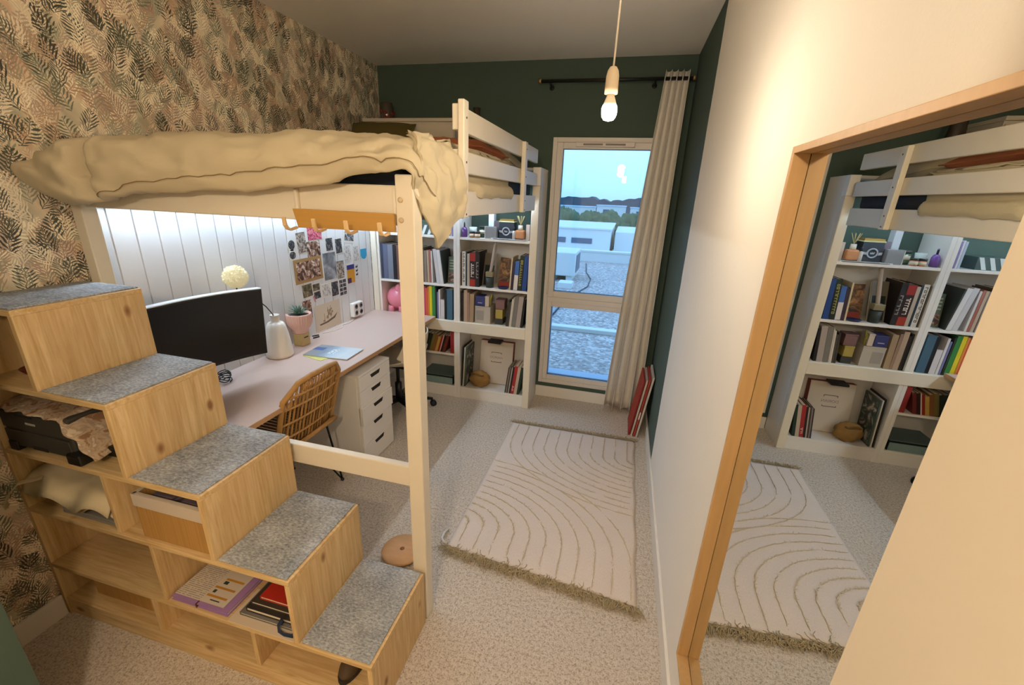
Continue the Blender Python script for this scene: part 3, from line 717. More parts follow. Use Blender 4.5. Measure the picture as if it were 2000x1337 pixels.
# folder with printed sheet
fo = thing('document_folder', 'mauve cardboard folder on the shelf under the second divider', 'folder', (.705, -2.53, SHELF1))
FM = mat('folder_mauve', '9C78A8', .6)
part('cover', B(.605, .850, -2.618, -2.36, SHELF1 + .001, SHELF1 + .004), FM, fo, bev=.001); part('cover', B(.605, .850, -2.618, -2.36, SHELF1 + .014, SHELF1 + .017), FM, fo, bev=.001)
part('papers', B(.610, .845, -2.610, -2.365, SHELF1 + .004, SHELF1 + .014), PAPER, fo)
part('elastic', B(.715, .720, -2.6195, -2.36, SHELF1 + .0005, SHELF1 + .0175), mat('elastic_brown', '5A2A1A', .8), fo)
def sheet_mat():
    m = bpy.data.materials.new('printed_sheet'); g = NT(m); co = g.coords((1, 1, 1))
    sp = g.n('SeparateXYZ'); g.l(co, sp.inputs[0])
    wv = g.math('GREATER_THAN', g.math('SINE', g.math('MULTIPLY', sp.outputs[1], 900.0)), .45)
    txt = g.math('MULTIPLY', g.math('MULTIPLY', wv, g.math('GREATER_THAN', g.noise(co, 90, 2), .42)), g.math('LESS_THAN', sp.outputs[0], .0))
    c = g.mix(g.math('MULTIPLY', txt, .6), lin('CFC4B4'), lin('5A544E'))
    g.bsdf(c, .8); return m
sh = thing('printed_sheet', 'printed sheet with orange bars lying on the mauve folder', 'paper', (.715, -2.49, SHELF1 + .0175))
part('page', B(.608, .822, -2.605, -2.37, SHELF1 + .0178, SHELF1 + .0188), sheet_mat(), sh)
ORB = mat('bar_orange', 'B9822E', .7); DKB = mat('bar_dark', '2E3A34', .7)
for k_, (x0, x1, y0, y1, m_) in enumerate(((.722, .808, -2.582, -2.574, ORB), (.722, .808, -2.548, -2.540, ORB), (.735, .812, -2.512, -2.504, ORB), (.738, .756, -2.528, -2.516, DKB), (.730, .742, -2.566, -2.554, DKB), (.75, .79, -2.594, -2.590, DKB))):
    part('print_bar', B(x0, x1, y0, y1, SHELF1 + .0188, SHELF1 + .0192), m_, sh)
# white sheet, notebooks, lanyard
solo('white_board', B(.862, 1.127, -2.6285, -2.50, SHELF1 + .0005, SHELF1 + .004), mat('board_white', 'D3C2AC', .5), 'white board lying flat on the shelf under the notebooks', 'board')
def flat_book(name, x0, x1, y0, y1, z0, z1, c, label, cat='notebook'):
    t_ = thing(name, label, cat, ((x0 + x1) / 2, (y0 + y1) / 2, z0))
    cm = mat('cover_' + c, c, .55)
    part('cover', MB().box(x0, x1, y0, y1, z0, z0 + .002).box(x0, x1, y0, y1, z1 - .002, z1).box(x0, x0 + .002, y0, y1, z0 + .002, z1 - .002), cm, t_)
    part('pages', B(x0 + .002, x1 - .003, y0 + .003, y1 - .003, z0 + .002, z1 - .002), PAGES, t_); return t_
z_ = SHELF1 + .0045
flat_book('magazine', .885, 1.120, -2.600, -2.40, z_, z_ + .012, '6E6A64', 'grey magazine at the bottom of the notebook pile', 'magazine')
flat_book('notebook', .905, 1.120, -2.590, -2.41, z_ + .0125, z_ + .030, '2C2622', 'black notebook second from the bottom of the pile')
flat_book('notebook', .915, 1.122, -2.575, -2.40, z_ + .0305, z_ + .044, '3A332C', 'dark brown notebook below the red one')
flat_book('notebook', .940, 1.124, -2.560, -2.40, z_ + .0445, z_ + .058, 'A8281C', 'red notebook on top of the pile in the cubby')
solo('lanyard', MB().tube([(1.06, -2.595, z_ + .034), (1.055, -2.608, z_ + .02), (1.06, -2.615, z_ + .006), (1.085, -2.62, z_ + .005), (1.115, -2.618, z_ + .006), (1.12, -2.60, z_ + .012)], .009, 8, flat=.3), mat('ribbon_navy', '1E2A40', .8), 'dark blue ribbon lanyard hanging from the notebooks', 'lanyard')
# shoe in the lowest cubby
shoe = thing('slipper', 'dark brown slipper in the lowest cubby beside the bottom step', 'slipper', (1.27, -2.52, SHELF0))
def sole(s): return [(1.27 + s * .036 * math.cos(a) * (1.1 if math.sin(a) < 0 else .9), -2.52 + s * .085 * math.sin(a)) for a in [i * 2 * math.pi / 26 for i in range(26)]]
part('sole', MB().poly(sole(1.0), 'z', SHELF0 + .0005, SHELF0 + .018), mat('sole_dark', '2A221A', .8), shoe, bev=.003)
part('upper', MB().ball((1.27, -2.548, SHELF0 + .020), (.034, .05, .034), 18, 10), mat('leather_brown', '4A3826', .7), shoe)

# ------------------------------------------------------------------ desk and what stands on it
DZ = .7178; DX = .5865; DY0, DY1 = -2.215, -.301
dk = thing('desk', 'long pale pink laminate desk top along the panelling', 'desk', (.3, -1.25, 0))
part('desk_top', B(.023, DX, DY0, DY1, DZ - .026, DZ), DESK, dk, bev=.002)
part('edge_band', B(DX, DX + .002, DY0, DY1, DZ - .025, DZ - .001), mat('edge_wood', 'B98F63', .5), dk)
part('leg', B(.05, .09, -2.20, -2.16, 0, DZ - .026), WHITE, dk); part('leg', B(.50, .54, -2.20, -2.16, 0, DZ - .026), WHITE, dk)
part('support_rail', B(.023, .045, DY0, DY1, DZ - .07, DZ - .026), WHITE, dk)
# drawer unit
al = thing('drawer_unit', 'white five-drawer unit under the desk', 'drawer unit', (.32, -1.258, 0))
AX, AY0, AY1, AZ = .608, -1.4321, -1.0845, .6417
part('body', MB().box(.035, AX - .02, AY0, AY1, 0.0, AZ - .014), WHITE, al, bev=.002)
part('top', B(.035, AX - .001, AY0, AY1, AZ - .014, AZ), WHITE, al, bev=.002)
hs = [.092, .106, .124, .142, .155]; zt = AZ - .016
for i, h in enumerate(hs):
    out = .009 if i == 2 else 0
    dw = part('drawer', B(AX - .019 + out, AX + out, AY0 + .002, AY1 - .002, zt - h + .002, zt), WHITE, al, bev=.0015)
    if out: part('drawer_box', B(AX - .05, AX - .019 + out, AY0 + .02, AY1 - .02, zt - h + .02, zt - .02), WHITE, dw)
    yc = (AY0 + AY1) / 2; zc = zt - min(.030, h * .34)
    part('handle_slot', MB().poly([(yc - .055, zc + .012), (yc + .055, zc + .012), (yc + .042, zc - .012), (yc - .042, zc - .012)], 'x', AX + out - .002, AX + out + .0012), mat('slot_dark', '1E1A16', .8), dw)
    zt -= h
# curved monitor
mo = thing('monitor', 'black curved computer monitor on the desk', 'monitor', (.240, -1.988, DZ))
mw, mh, md = .248, .338, .03
ML = Matrix.Translation((.0, .0, .318)) @ Matrix.Rotation(R(-11), 4, 'Z') @ Matrix.Rotation(R(5), 4, 'Y')
def scr(off, w_=mw, h0=-mh / 2, h1=mh / 2):
    def f(u, v):
        a = (u * 2 - 1); return Vector((off + .030 * a * a, a * w_, h0 + v * (h1 - h0)))
    return f
def slab(o0, o1, w_, h0, h1):
    mb = MB(); n = 24
    F, Bk = scr(o0, w_, h0, h1), scr(o1, w_, h0, h1)
    mb.grid(F, n, 1, True, ML); mb.grid(Bk, n, 1, True, ML)
    for v in (0, 1):
        b = len(mb.v); vv = []
        for i in range(n + 1): vv += [F(i / n, v), Bk(i / n, v)]
        mb.add(vv, [(2 * i, 2 * i + 1, 2 * i + 3, 2 * i + 2) for i in range(n)], False, ML)
    for u in (0, 1): mb.add([F(u, 0), F(u, 1), Bk(u, 1), Bk(u, 0)], [(0, 1, 2, 3)], False, ML)
    return mb
part('housing', slab(-.024, .004, mw, -mh / 2, mh / 2), mat('monitor_shell', '2A2A2C', .5), mo, local=True)
part('screen', slab(.004, .0055, mw - .006, -mh / 2 + .016, mh / 2 - .007), mat('screen_black', '0B0C0E', .28, spec=.5), mo, local=True)
part('top_trim', slab(-.024, .005, mw, mh / 2, mh / 2 + .004), mat('silver_trim', 'D5D9DE', .35), mo, local=True)
part('chin', slab(.004, .006, mw - .002, -mh / 2, -mh / 2 + .015), mat('chin_dark', '1C1B1A', .4), mo, local=True)
part('mount_arm', MB().tube([(-.03, 0, .318), (-.12, .0, .318), (-.205, -.02, .318)], .016, 10), BLACKM, mo, local=True)
part('wall_plate', B(-.222, -.205, -.06, .02, .25, .39), BLACKM, mo, local=True, bev=.003)
# cable bundle
cb_ = MB()
for s in range(5):
    ph = s * 1.3; cb_.tube([(.128 + .030 * math.cos(ph + t * .55) * (1 + .2 * math.sin(s + t)), -1.862 + .028 * math.sin(ph + t * .55), DZ + .006 + .010 * s + .012 * abs(math.sin(t * .6 + s))) for t in range(13)], .0028, 6)
solo('cable_bundle', cb_, BLACK, 'tangle of black cables on the desk under the monitor', 'cable')
# feather globe lamp behind the monitor
fl = thing('globe_lamp', 'fluffy cream feather globe lamp on the panelling above the monitor', 'lamp', (.13, -1.70, 1.18))
FE = mat('feather_cream', 'F2EBC8', .95, spec=.05, Emission_Color=(1.0, .95, .78, 1), Emission_Strength=.10)
gc = Vector((.13, -1.70, 1.236))
fb = MB()
rnd = random.Random(5)
fb.ball(gc, .046, 20, 14)
for k_ in range(1100):
    d = Vector((rnd.gauss(0, 1), rnd.gauss(0, 1), rnd.gauss(0, 1))).normalized()
    t1 = d.orthogonal().normalized(); t2 = d.cross(t1); an = rnd.uniform(0, 6.28)
    t = t1 * math.cos(an) + t2 * math.sin(an)
    a = gc + d * .043; m_ = gc + d * .051 + t * .010; b_ = gc + d * rnd.uniform(.052, .058) + t * .024; sd_ = d.cross(t) * .0035
    fb.add([a, m_ + sd_, b_, m_ - sd_], [(0, 1, 2, 3)], True)
part('feather_globe', fb, FE, fl)
part('stem', MB().tube([(.13, -1.70, 1.195), (.12, -1.70, 1.12), (.06, -1.74, 1.05), (.036, -1.76, 1.04)], .004, 8), BLACKM, fl)
part('wall_plate', B(.0225, .036, -1.785, -1.735, 1.01, 1.07), BLACKM, fl, bev=.003)
# vase with a twig
CER = mat('ceramic_cream', 'E9E0D2', .35); vx, vy = .105, -1.462
va = thing('vase', 'cream ceramic bottle vase beside the monitor', 'vase', (vx, vy, DZ))
part('body', MB().lathe([(0, 0), (.066, 0), (.073, .006), (.074, .02), (.070, .07), (.062, .13), (.053, .18), (.047, .200), (.040, .209), (.026, .214), (.0235, .222), (.023, .250), (.0255, .255), (.021, .2545), (.0205, .22), (0, .2)], (0, 0, DZ + .0005), 36, M=Matrix.Translation((vx, vy, 0))), CER, va)
solo('twig', MB().tube([(vx - .005, vy + .006, DZ + .21), (vx + .0, vy - .012, DZ + .262), (vx - .0, vy - .05, DZ + .315), (vx, vy - .085, DZ + .35), (vx, vy - .11, DZ + .37)], .0032, 6), BLACK, 'thin black twig leaning out of the cream vase', 'twig')
# succulent in a ribbed pink pot on a small tin
tx, ty = .085, -1.250
tn = thing('small_tin', 'small olive beige tin under the pink plant pot', 'tin', (tx, ty, DZ))
part('body', B(tx - .035, tx + .035, ty - .035, ty + .035, DZ + .0005, DZ + .082), mat('tin_beige', 'B39B68', .5), tn, bev=.004)
part('label', B(tx + .035, tx + .0358, ty - .018, ty + .018, DZ + .052, DZ + .060), mat('tin_mark', '3A341C', .7), tn)
pp = thing('potted_succulent', 'spiky succulent in a ribbed pink pot on the tin', 'plant', (tx, ty, DZ + .0825))
rib = lambda an, z: 1 + .06 * (abs(math.sin(an * 16)) - .5) * (1 if .03 < z < .122 else 0)
part('pot', MB().lathe([(0, .0), (.042, .0), (.046, .006), (.047, .022), (.060, .040), (.073, .066), (.076, .09), (.074, .118), (.075, .126), (.069, .127), (.067, .112), (0, .110)], (tx, ty, DZ + .083), 160, wob=rib), mat('pot_pink', 'D8AC9C', .6), pp)
part('soil', MB().lathe([(0, .1105), (.067, .1105), (.06, .115), (0, .116)], (tx, ty, DZ + .083)), mat('soil_dark', '2A2019', .95), pp)
LEAFM = mat('succulent_green', '55705F', .6, var=.2, vscale=30)
rnd = random.Random(9)
lfs = 0
for ring_, (cnt, tilt, ln) in enumerate(((9, 1.18, .085), (8, .85, .088), (6, .5, .082), (4, .18, .07))):
    for k_ in range(cnt):
        an = k_ * 2 * math.pi / cnt + ring_ * .4 + rnd.uniform(-.1, .1); ti = tilt + rnd.uniform(-.1, .1); L = ln * rnd.uniform(.85, 1.1)
        base = Vector((tx, ty, DZ + .083 + .114)); pts = []
        for s in range(5):
            t = s / 4; tt = ti * (.7 + .35 * t)
            pts.append(base + Vector((math.cos(an) * math.sin(tt) * L * t, math.sin(an) * math.sin(tt) * L * t, math.cos(tt) * L * t)))
        part('leaf', MB().tube(pts, [.006, .0065, .005, .003, .0004], 6, flat=.5), LEAFM, pp)
# magazine and notes
def mag_mat():
    m = bpy.data.materials.new('seascape_cover'); g = NT(m); co = g.coords((1, 1, 1))
    sp = g.n('SeparateXYZ'); g.l(co, sp.inputs[0])
    f = g.math('ADD', g.math('MULTIPLY', sp.outputs[0], 4.0), g.math('ADD', .5, g.math('MULTIPLY', g.noise(co, 14, 3), .35)))
    c = g.ramp(f, [(.2, lin('8A8E90')), (.45, lin('7E90A2')), (.7, lin('AFC0CC')), (1.0, lin('C9D4DA'))])
    box_ = g.math('MULTIPLY', g.math('LESS_THAN', g.math('ABSOLUTE', sp.outputs[0]), .022), g.math('LESS_THAN', g.math('ABSOLUTE', g.math('SUBTRACT', sp.outputs[1], .005)), .040))
    tx_ = g.math('MULTIPLY', box_, g.math('GREATER_THAN', g.noise(co, 120, 2), .56))
    c = g.mix(box_, c, lin('D6E2EA')); c = g.mix(g.math('MULTIPLY', tx_, .7), c, lin('5A6E80'))
    nv = g.math('MULTIPLY', g.math('LESS_THAN', sp.outputs[0], -.075), g.math('LESS_THAN', g.math('ABSOLUTE', g.math('SUBTRACT', sp.outputs[1], .03)), .025))
    c = g.mix(nv, c, lin('3E5A8C')); g.bsdf(c, .35); return m
nt_ = thing('note_pad', 'yellow-green patterned notepaper under the magazine', 'paper', (.30, -1.40, DZ), rot=(0, 0, R(-14)))
part('sheet', B(-.07, .09, -.035, .035, .0005, .0025), mat('note_yellow', 'C9C878', .8, var=.3, vscale=60), nt_, local=True)
mg = thing('magazine', 'blue seascape magazine lying on the desk', 'magazine', (.366, -1.318, DZ + .003), rot=(0, 0, R(4)))
part('pages', B(-.145, .143, -.088, .098, 0, .005), PAPER, mg, local=True)
part('cover', B(-.147, .145, -.090, .100, .005, .0062), mag_mat(), mg, local=True)
# white cable on the desk and socket block on the panelling
solo('white_cable', MB().tube([(.05, -.63, DZ + .004), (.07, -.72, DZ + .004), (.06, -.80, DZ + .004), (.10, -.86, DZ + .004), (.09, -.94, DZ + .004), (.06, -1.02, DZ + .004)], .0025, 6), WHITE, 'thin white cable lying on the desk by the sockets', 'cable')
solo('black_adapter', MB().tube([(.04, -1.10, DZ + .005), (.06, -1.06, DZ + .005), (.085, -1.09, DZ + .005), (.07, -1.13, DZ + .005)], .004, 6), BLACK, 'short black cable end on the desk behind the plant', 'cable')
so = thing('socket_block', 'white block of four wall sockets above the desk', 'socket', (.03, -.578, .74))
part('plate', B(.0222, .060, -.640, -.516, .738, .846), WHITE, so, bev=.005)
SOC = mat('socket_grey', '7E7874', .6)
for yy in (-.609, -.547):
    for zz in (.768, .818):
        part('socket_well', MB().lathe([(0, 0), (.020, 0), (.020, .002), (.013, .0022), (.012, -.0), (0, 0)], (0, 0, 0), 20, M=Matrix.Translation((.0602, yy, zz)) @ Matrix.Rotation(R(90), 4, 'Y')), SOC, so)
# ------------------------------------------------------------------ photographs and cards pinned to the panelling
def photo_mat(name, stops, scale=30, dist=1.2):
    if name in MATS: return MATS[name]
    m = bpy.data.materials.new(name); g = NT(m); co = g.coords((1, 1, 1))
    n1 = g.noise(co, scale, 3, .55, dist)
    g.bsdf(g.ramp(n1, [(p_, lin(c_)) for p_, c_ in stops]), .45); MATS[name] = m; return m
BW = photo_mat('photo_bw', [(.36, '1E1E20'), (.47, '55565A'), (.55, '8A8A8C'), (.66, 'D5D3D0')], 34)
BWD = photo_mat('photo_bw_dark', [(.38, '141416'), (.52, '3A3A3E'), (.62, '77777C'), (.72, 'B0AFAE')], 40)
BRN = photo_mat('photo_brown', [(.36, '2A1C16'), (.46, '6A4532'), (.55, 'A8826A'), (.66, 'E3D8CE')], 26)
GRY = photo_mat('photo_grey', [(.34, '5A5B60'), (.5, '808288'), (.68, 'B9BBBE')], 14, .4)
GRN = photo_mat('photo_green', [(.36, '23241A'), (.48, '5A5238'), (.58, '7E7152'), (.7, 'A8988A')], 26)
PAL = photo_mat('photo_pale', [(.34, '8E8A88'), (.46, 'C2BCB6'), (.6, 'DCD6CE'), (.72, 'E8E2DA')], 36)
PNK = photo_mat('card_pink', [(.38, 'A61E52'), (.50, 'C53A6C'), (.56, 'E8A8A0'), (.62, 'C2345E'), (.7, 'F0C8A8')], 70, .6)
SEP = photo_mat('photo_sepia', [(.36, '332A24'), (.48, '8A7A6E'), (.58, 'B5A698'), (.7, 'CFC5B8')], 40)
def photo(y0, y1, z0, z1, m_, label, border=.005, cat='photo', bm_=None, tilt=0, off=0.0):
    yc, zc = (y0 + y1) / 2, (z0 + z1) / 2; w2, h2 = (y1 - y0) / 2, (z1 - z0) / 2
    t_ = thing('pinned_photo' if cat == 'photo' else 'pinned_card', label, cat, (.0224 + off, yc, zc), 'pictures pinned above the desk', rot=(R(tilt), 0, 0))
    part('paper', B(0, .0008, -w2, w2, -h2, h2), bm_ or PAPER, t_, local=True)
    part('print', B(.0008, .0014, -w2 + border, w2 - border, -h2 + border, h2 - border), m_, t_, local=True); return t_
KRAFT = mat('kraft_card', 'A88452', .8)
photo(-1.017, -.878, 1.353, 1.435, PNK, 'bright pink patterned card topmost above the collage', .002, 'card', tilt=1)
photo(-1.12, -1.035, 1.282, 1.412, SEP, 'brown print of shelves beside the pink card', .003, tilt=4)
photo(-1.036, -.905, 1.243, 1.346, BRN, 'group photo directly under the pink card', .002)
photo(-1.172, -.908, 1.088, 1.246, BRN, 'large kraft-framed photo of two dark-haired people', .020, bm_=KRAFT, tilt=1, off=.0016)
photo(-.848, -.770, 1.264, 1.357, BWD, 'small black and white portrait high on the panelling, nearer the pink card', .004)
photo(-.746, -.668, 1.236, 1.345, BWD, 'small black and white portrait between another portrait and a tilted snapshot', .004, tilt=2)
photo(-.642, -.504, 1.302, 1.394, BW, 'tilted white-bordered snapshot of a couple under the hook rack', .014, tilt=-8)
photo(-.652, -.570, 1.172, 1.287, PAL, 'pale sketch of a dress under the tilted snapshot', .003, 'card')
photo(-.547, -.464, 1.150, 1.279, PAL, 'cream card with rows of small drawings beside the blue sticker', .010, 'card')
photo(-.893, -.753, 1.064, 1.257, GRY, 'tall grey seaside photo in the middle of the collage', .002)
photo(-.751, -.667, 1.054, 1.185, SEP, 'dark brown painted portrait postcard beside the grey seaside photo', .002, 'card')
dl = photo(-.636, -.542, 1.000, 1.139, mat('card_yellow', 'D2942A', .5), 'blue and yellow surreal postcard', .0, 'card')
part('print', B(.0014, .0018, -.047, .047, .035, .069), mat('card_indigo', '2E2E78', .5), dl, local=True)
part('print', B(.0014, .0018, -.047, .0, -.069, -.03), mat('card_plum', '4A2A55', .5), dl, local=True)
lt_ = photo(-.534, -.488, 1.018, 1.130, mat('card_cream', 'DED8CE', .6), 'narrow cream card with dark blue letter shapes', .0, 'card')
for k_ in range(3): part('letter_mark', MB().poly([(-.014, .030 - k_ * .03), (.012, .034 - k_ * .03), (.012, .052 - k_ * .03), (.004, .052 - k_ * .03), (.004, .042 - k_ * .03), (-.014, .048 - k_ * .03)], 'x', .0014, .0018), mat('ink_navy', '23284A', .6), lt_, local=True)
photo(-1.122, -1.028, .988, 1.076, GRN, 'olive green photo below the kraft frame', .002, tilt=2)
photo(-1.024, -.952, 1.014, 1.064, GRN, 'small dark photo of foliage beside the olive green one', .002)
photo(-1.022, -.948, .956, 1.012, BWD, 'small black and white snapshot below the foliage photo', .004, tilt=3)
photo(-.938, -.838, .950, 1.050, PAL, 'pale photo of a figure between two dark snapshots', .008)
photo(-.832, -.754, .940, 1.046, BWD, 'dark black and white photo beside the contact strip', .002)
cs_ = photo(-.747, -.652, .924, 1.050, mat('strip_white', 'E2DEDA', .5), 'contact strip of eight tiny photos', .0)
for a in range(2):
    for b_ in range(4): part('print', B(.0014, .0018, -.041 + a * .043, -.004 + a * .043, -.058 + b_ * .030, -.034 + b_ * .030), BWD, cs_, local=True)
photo(-1.140, -1.052, .842, .972, BRN, 'dark photo of a tree behind the plant', .002)
ship = photo(-1.035, -.758, .7255, .912, mat('ship_card', 'D3C3AC', .7), 'cream print of a sailing ship standing on the desk', .0, 'card')
INK = mat('ship_ink', '6E5A48', .8)
part('hull', MB().poly([(-.10, -.045), (-.02, -.04), (.06, -.022), (.105, .0), (.07, -.036), (-.01, -.052), (-.09, -.055)], 'x', .0014, .0020), INK, ship, local=True)
for (a, b_, s) in ((-.01, -.01, .012), (.01, .012, .014), (.03, .0, .012), (.02, .032, .010), (-.0, .035, .008), (.045, .018, .010), (-.05, -.03, .008), (.04, .04, .007)):
    part('sail', MB().poly([(a - s, b_ - s), (a + s, b_ - s * .8), (a + s * .8, b_ + s), (a - s * .6, b_ + s * .8)], 'x', .0014, .0019), mat('sail_ink', '9A856C', .8), ship, local=True)
for a, h0, h1 in ((.0, -.03, .06), (.03, -.025, .065), (-.04, -.04, .02)): part('mast', B(.0014, .0022, a - .0012, a + .0012, h0, h1), INK, ship, local=True)
# oval double frame and blue sticker
ov = thing('pinned_photo', 'pair of oval cut-out portraits on a white scalloped card', 'photo', (.0224, -1.166, 1.305), 'pictures pinned above the desk')
def ell(a, b_, c=(0, 0), n=22): return [(c[0] + a * math.cos(i * 2 * math.pi / n), c[1] + b_ * math.sin(i * 2 * math.pi / n)) for i in range(n)]
part('paper', MB().poly(ell(.037, .036, (0, .032)), 'x', 0, .0008).poly(ell(.037, .036, (0, -.030)), 'x', 0, .0008), PAPER, ov, local=True)
part('print', MB().poly(ell(.028, .028, (0, .034)), 'x', .0008, .0014), BWD, ov, local=True); part('print', MB().poly(ell(.026, .024, (0, -.030)), 'x', .0008, .0014), BWD, ov, local=True)
bs = solo('hook_sticker', MB().poly([(-.443 + .078 * u, v) for u, v in ((0, 1.24), (1, 1.24), (1, 1.185), (.8, 1.165), (.5, 1.160), (.2, 1.168), (0, 1.19))], 'x', .0224, .0245), mat('sticker_blue', '2FA3CF', .5), 'bright blue rounded sticker on the panelling', 'sticker')
pk = solo('origami_tag', MB().poly([(-1.030, .985), (-1.018, .945), (-1.006, .938), (-1.012, .975)], 'x', .0224, .0245), mat('tag_pink', 'C9848C', .6), 'small pink paper tag below the olive green photo', 'tag')

# ------------------------------------------------------------------ rattan chair
RAT = mat('rattan', 'AD8045', .6, var=.18, vscale=40); RATD = mat('rattan_dark', '8A622F', .6, var=.2, vscale=50)
ch = thing('rattan_chair', 'rattan chair with black wire legs pushed up to the desk', 'chair', (.42, -1.78, 0))
cx, cy = .42, -1.78
def bk(a, h):
    """point on the backrest: a across (y), h height above the seat"""
    t = (h - .44) / .375
    return Vector((cx + .115 + .105 * t + .05 * (a / .2) ** 2 * (-.55) + .0 * t, cy + a, h))
wd = lambda h: .205 - .0 * h if h < .735 else .205 - (h - .735) * .85
def outline():
    pts = [(-.19, .445), (-.205, .52), (-.205, .735), (-.135, .812), (-.06, .826), (.06, .826), (.135, .812), (.198, .745), (.205, .52), (.19, .445)]
    out = []
    for i in range(len(pts) - 1):
        for k_ in range(5):
            t = k_ / 5; out.append(bk(pts[i][0] * (1 - t) + pts[i + 1][0] * t, pts[i][1] * (1 - t) + pts[i + 1][1] * t))
    out.append(bk(*pts[-1])); return out
part('back_frame', MB().tube(outline(), .013, 10), RAT, ch)
part('back_frame', MB().tube([p + Vector((-.012, 0, -.016)) for p in outline()[8:36]], .008, 8), RATD, ch)
for h in (.515, .60, .685, .745):
    w_ = min(.2, wd(h)); part('cross_band', MB().tube([bk(-w_ + 2 * w_ * i / 10, h) + Vector((.004, 0, 0)) for i in range(11)], .0065, 6), RAT, ch)
for k_ in range(17):
    a = -.184 + k_ * .023
    top = .80 if abs(a) < .13 else .80 - (abs(a) - .13) * 1.05
    part('rattan_cane', MB().tube([bk(a, .45 + (top - .45) * s / 8) for s in range(9)], .0058, 6), RATD if k_ % 3 == 0 else RAT, ch)
for k_ in range(10):
    a = -.115 + k_ * .0255
    part('lacing', MB().tube([bk(a, .748), bk(a + .010, .775) + Vector((.006, 0, 0)), bk(a + .004, .808)], .005, 6), RAT, ch)
sp_ = [(cx + .125, cy - .19), (cx - .16, cy - .215), (cx - .225, cy - .16), (cx - .225, cy + .16), (cx - .16, cy + .215), (cx + .125, cy + .19), (cx + .125, cy - .19)]
ring_ = []
for i in range(len(sp_) - 1):
    for k_ in range(5): t = k_ / 5; ring_.append((sp_[i][0] * (1 - t) + sp_[i + 1][0] * t, sp_[i][1] * (1 - t) + sp_[i + 1][1] * t, .445))
ring_.append(sp_[0] + (.445,))
part('seat_frame', MB().tube(ring_, .013, 8), RAT, ch)
for k_ in range(16):
    yy = cy - .19 + k_ * .0253
    part('seat_cane', MB().tube([(cx - .22, yy, .446), (cx, yy, .438), (cx + .12, yy, .446)], .0062, 6), RAT, ch)
for sx_, sy_ in ((1, 1), (1, -1), (-1, 1), (-1, -1)):
    x0 = cx + (.09 if sx_ > 0 else -.19); fx = cx + (.115 if sx_ > 0 else -.235); y0_ = cy + sy_ * .15; fy = cy + sy_ * .208
    part('leg', MB().tube([(x0, y0_, .436), (fx, fy, .012)], .0055, 8).tube([(cx - .02 + sx_ * .02, cy + sy_ * .02, .432), (fx, fy, .012)], .0045, 8), BLACKM, ch)
    part('leg_cap', MB().ball((fx, fy, .0115), .011, 10, 8), BLACK, ch)

# ------------------------------------------------------------------ white swivel chair at the far end of the desk
ox, oy = .42, -.66
oc = thing('swivel_chair', 'white shell swivel chair on a black star base under the desk', 'chair', (ox, oy, 0))
def shell(u, v):
    # v 0..1 from the front of the seat over to the top of the backrest; the back stands towards +x
    a = u * 2 - 1
    if v < .55:
        t = v / .55; x = ox - .19 + .37 * t; z = .435 - .02 * math.sin(t * math.pi) + .07 * a * a * (.3 + t)
    else:
        t = (v - .55) / .45; x = ox + .18 + .06 * math.sin(t * 1.4) - .05 * a * a * 1.4; z = .435 + .245 * t + .07 * a * a * 1.3 * (1 - t)
    wdt = .215 - .035 * max(0, (v - .6) / .4)
    return Vector((x, oy + a * wdt, z))
q_ = part('seat_shell', MB().grid(shell, 20, 26), mat('shell_cream', 'DCCFB8', .45), oc); solidify(q_, .012, 0); subsurf(q_, 1)
part('column', MB().tube([(ox, oy, .41), (ox, oy, .25)], .014, 12).tube([(ox, oy, .25), (ox, oy, .09)], .026, 12), BLACK, oc)
part('seat_mount', B(ox - .09, ox + .09, oy - .06, oy + .06, .392, .412), BLACK, oc, bev=.004)
for k_ in range(5):
    an = R(36 + 72 * k_); d = Vector((math.cos(an), math.sin(an), 0)); e_ = Vector((ox, oy, 0)) + d * .265
    lg = part('base_arm', MB().tube([Vector((ox, oy, .105)), Vector((ox, oy, .10)) + d * .13, e_ + Vector((0, 0, .068))], [.022, .018, .012], 8), BLACK, oc)
    n_ = Vector((-d.y, d.x, 0)); c_ = e_ + Vector((0, 0, .0265))
    part('caster', MB().lathe([(0, -.022), (.020, -.022), (.026, -.015), (.026, .015), (.020, .022), (0, .022)], (0, 0, 0), 18, M=Matrix.Translation(c_ + d * .01) @ n_.to_track_quat('Z', 'Y').to_matrix().to_4x4()).tube([e_ + Vector((0, 0, .075)), e_ + Vector((0, 0, .04))], .008, 8), BLACK, lg)

# ------------------------------------------------------------------ round wooden disc on the floor behind the bottom step
wd_ = thing('balance_disc', 'round pale wooden disc lying on the carpet behind the lowest step', 'wooden disc', (1.150, -1.965, .0))
DW = mat('disc_wood', 'C99A6A', .5, var=.12, vscale=5, stretch=(3, 14, 3))
part('disc', MB().lathe([(0, .012), (.092, .012), (.098, .017), (.098, .024), (.092, .029), (0, .029)], (1.150, -1.965, 0), 48), DW, wd_)
part('ball_foot', MB().lathe([(0, 0.0), (.035, .002), (.04, .012), (0, .012)], (1.150, -1.965, 0), 24), DW, wd_)
part('screw_cover', MB().lathe([(0, .029), (.011, .029), (.007, .033), (0, .034)], (1.150, -1.965, 0), 16), mat('disc_knot', '8A5A30', .6), wd_)
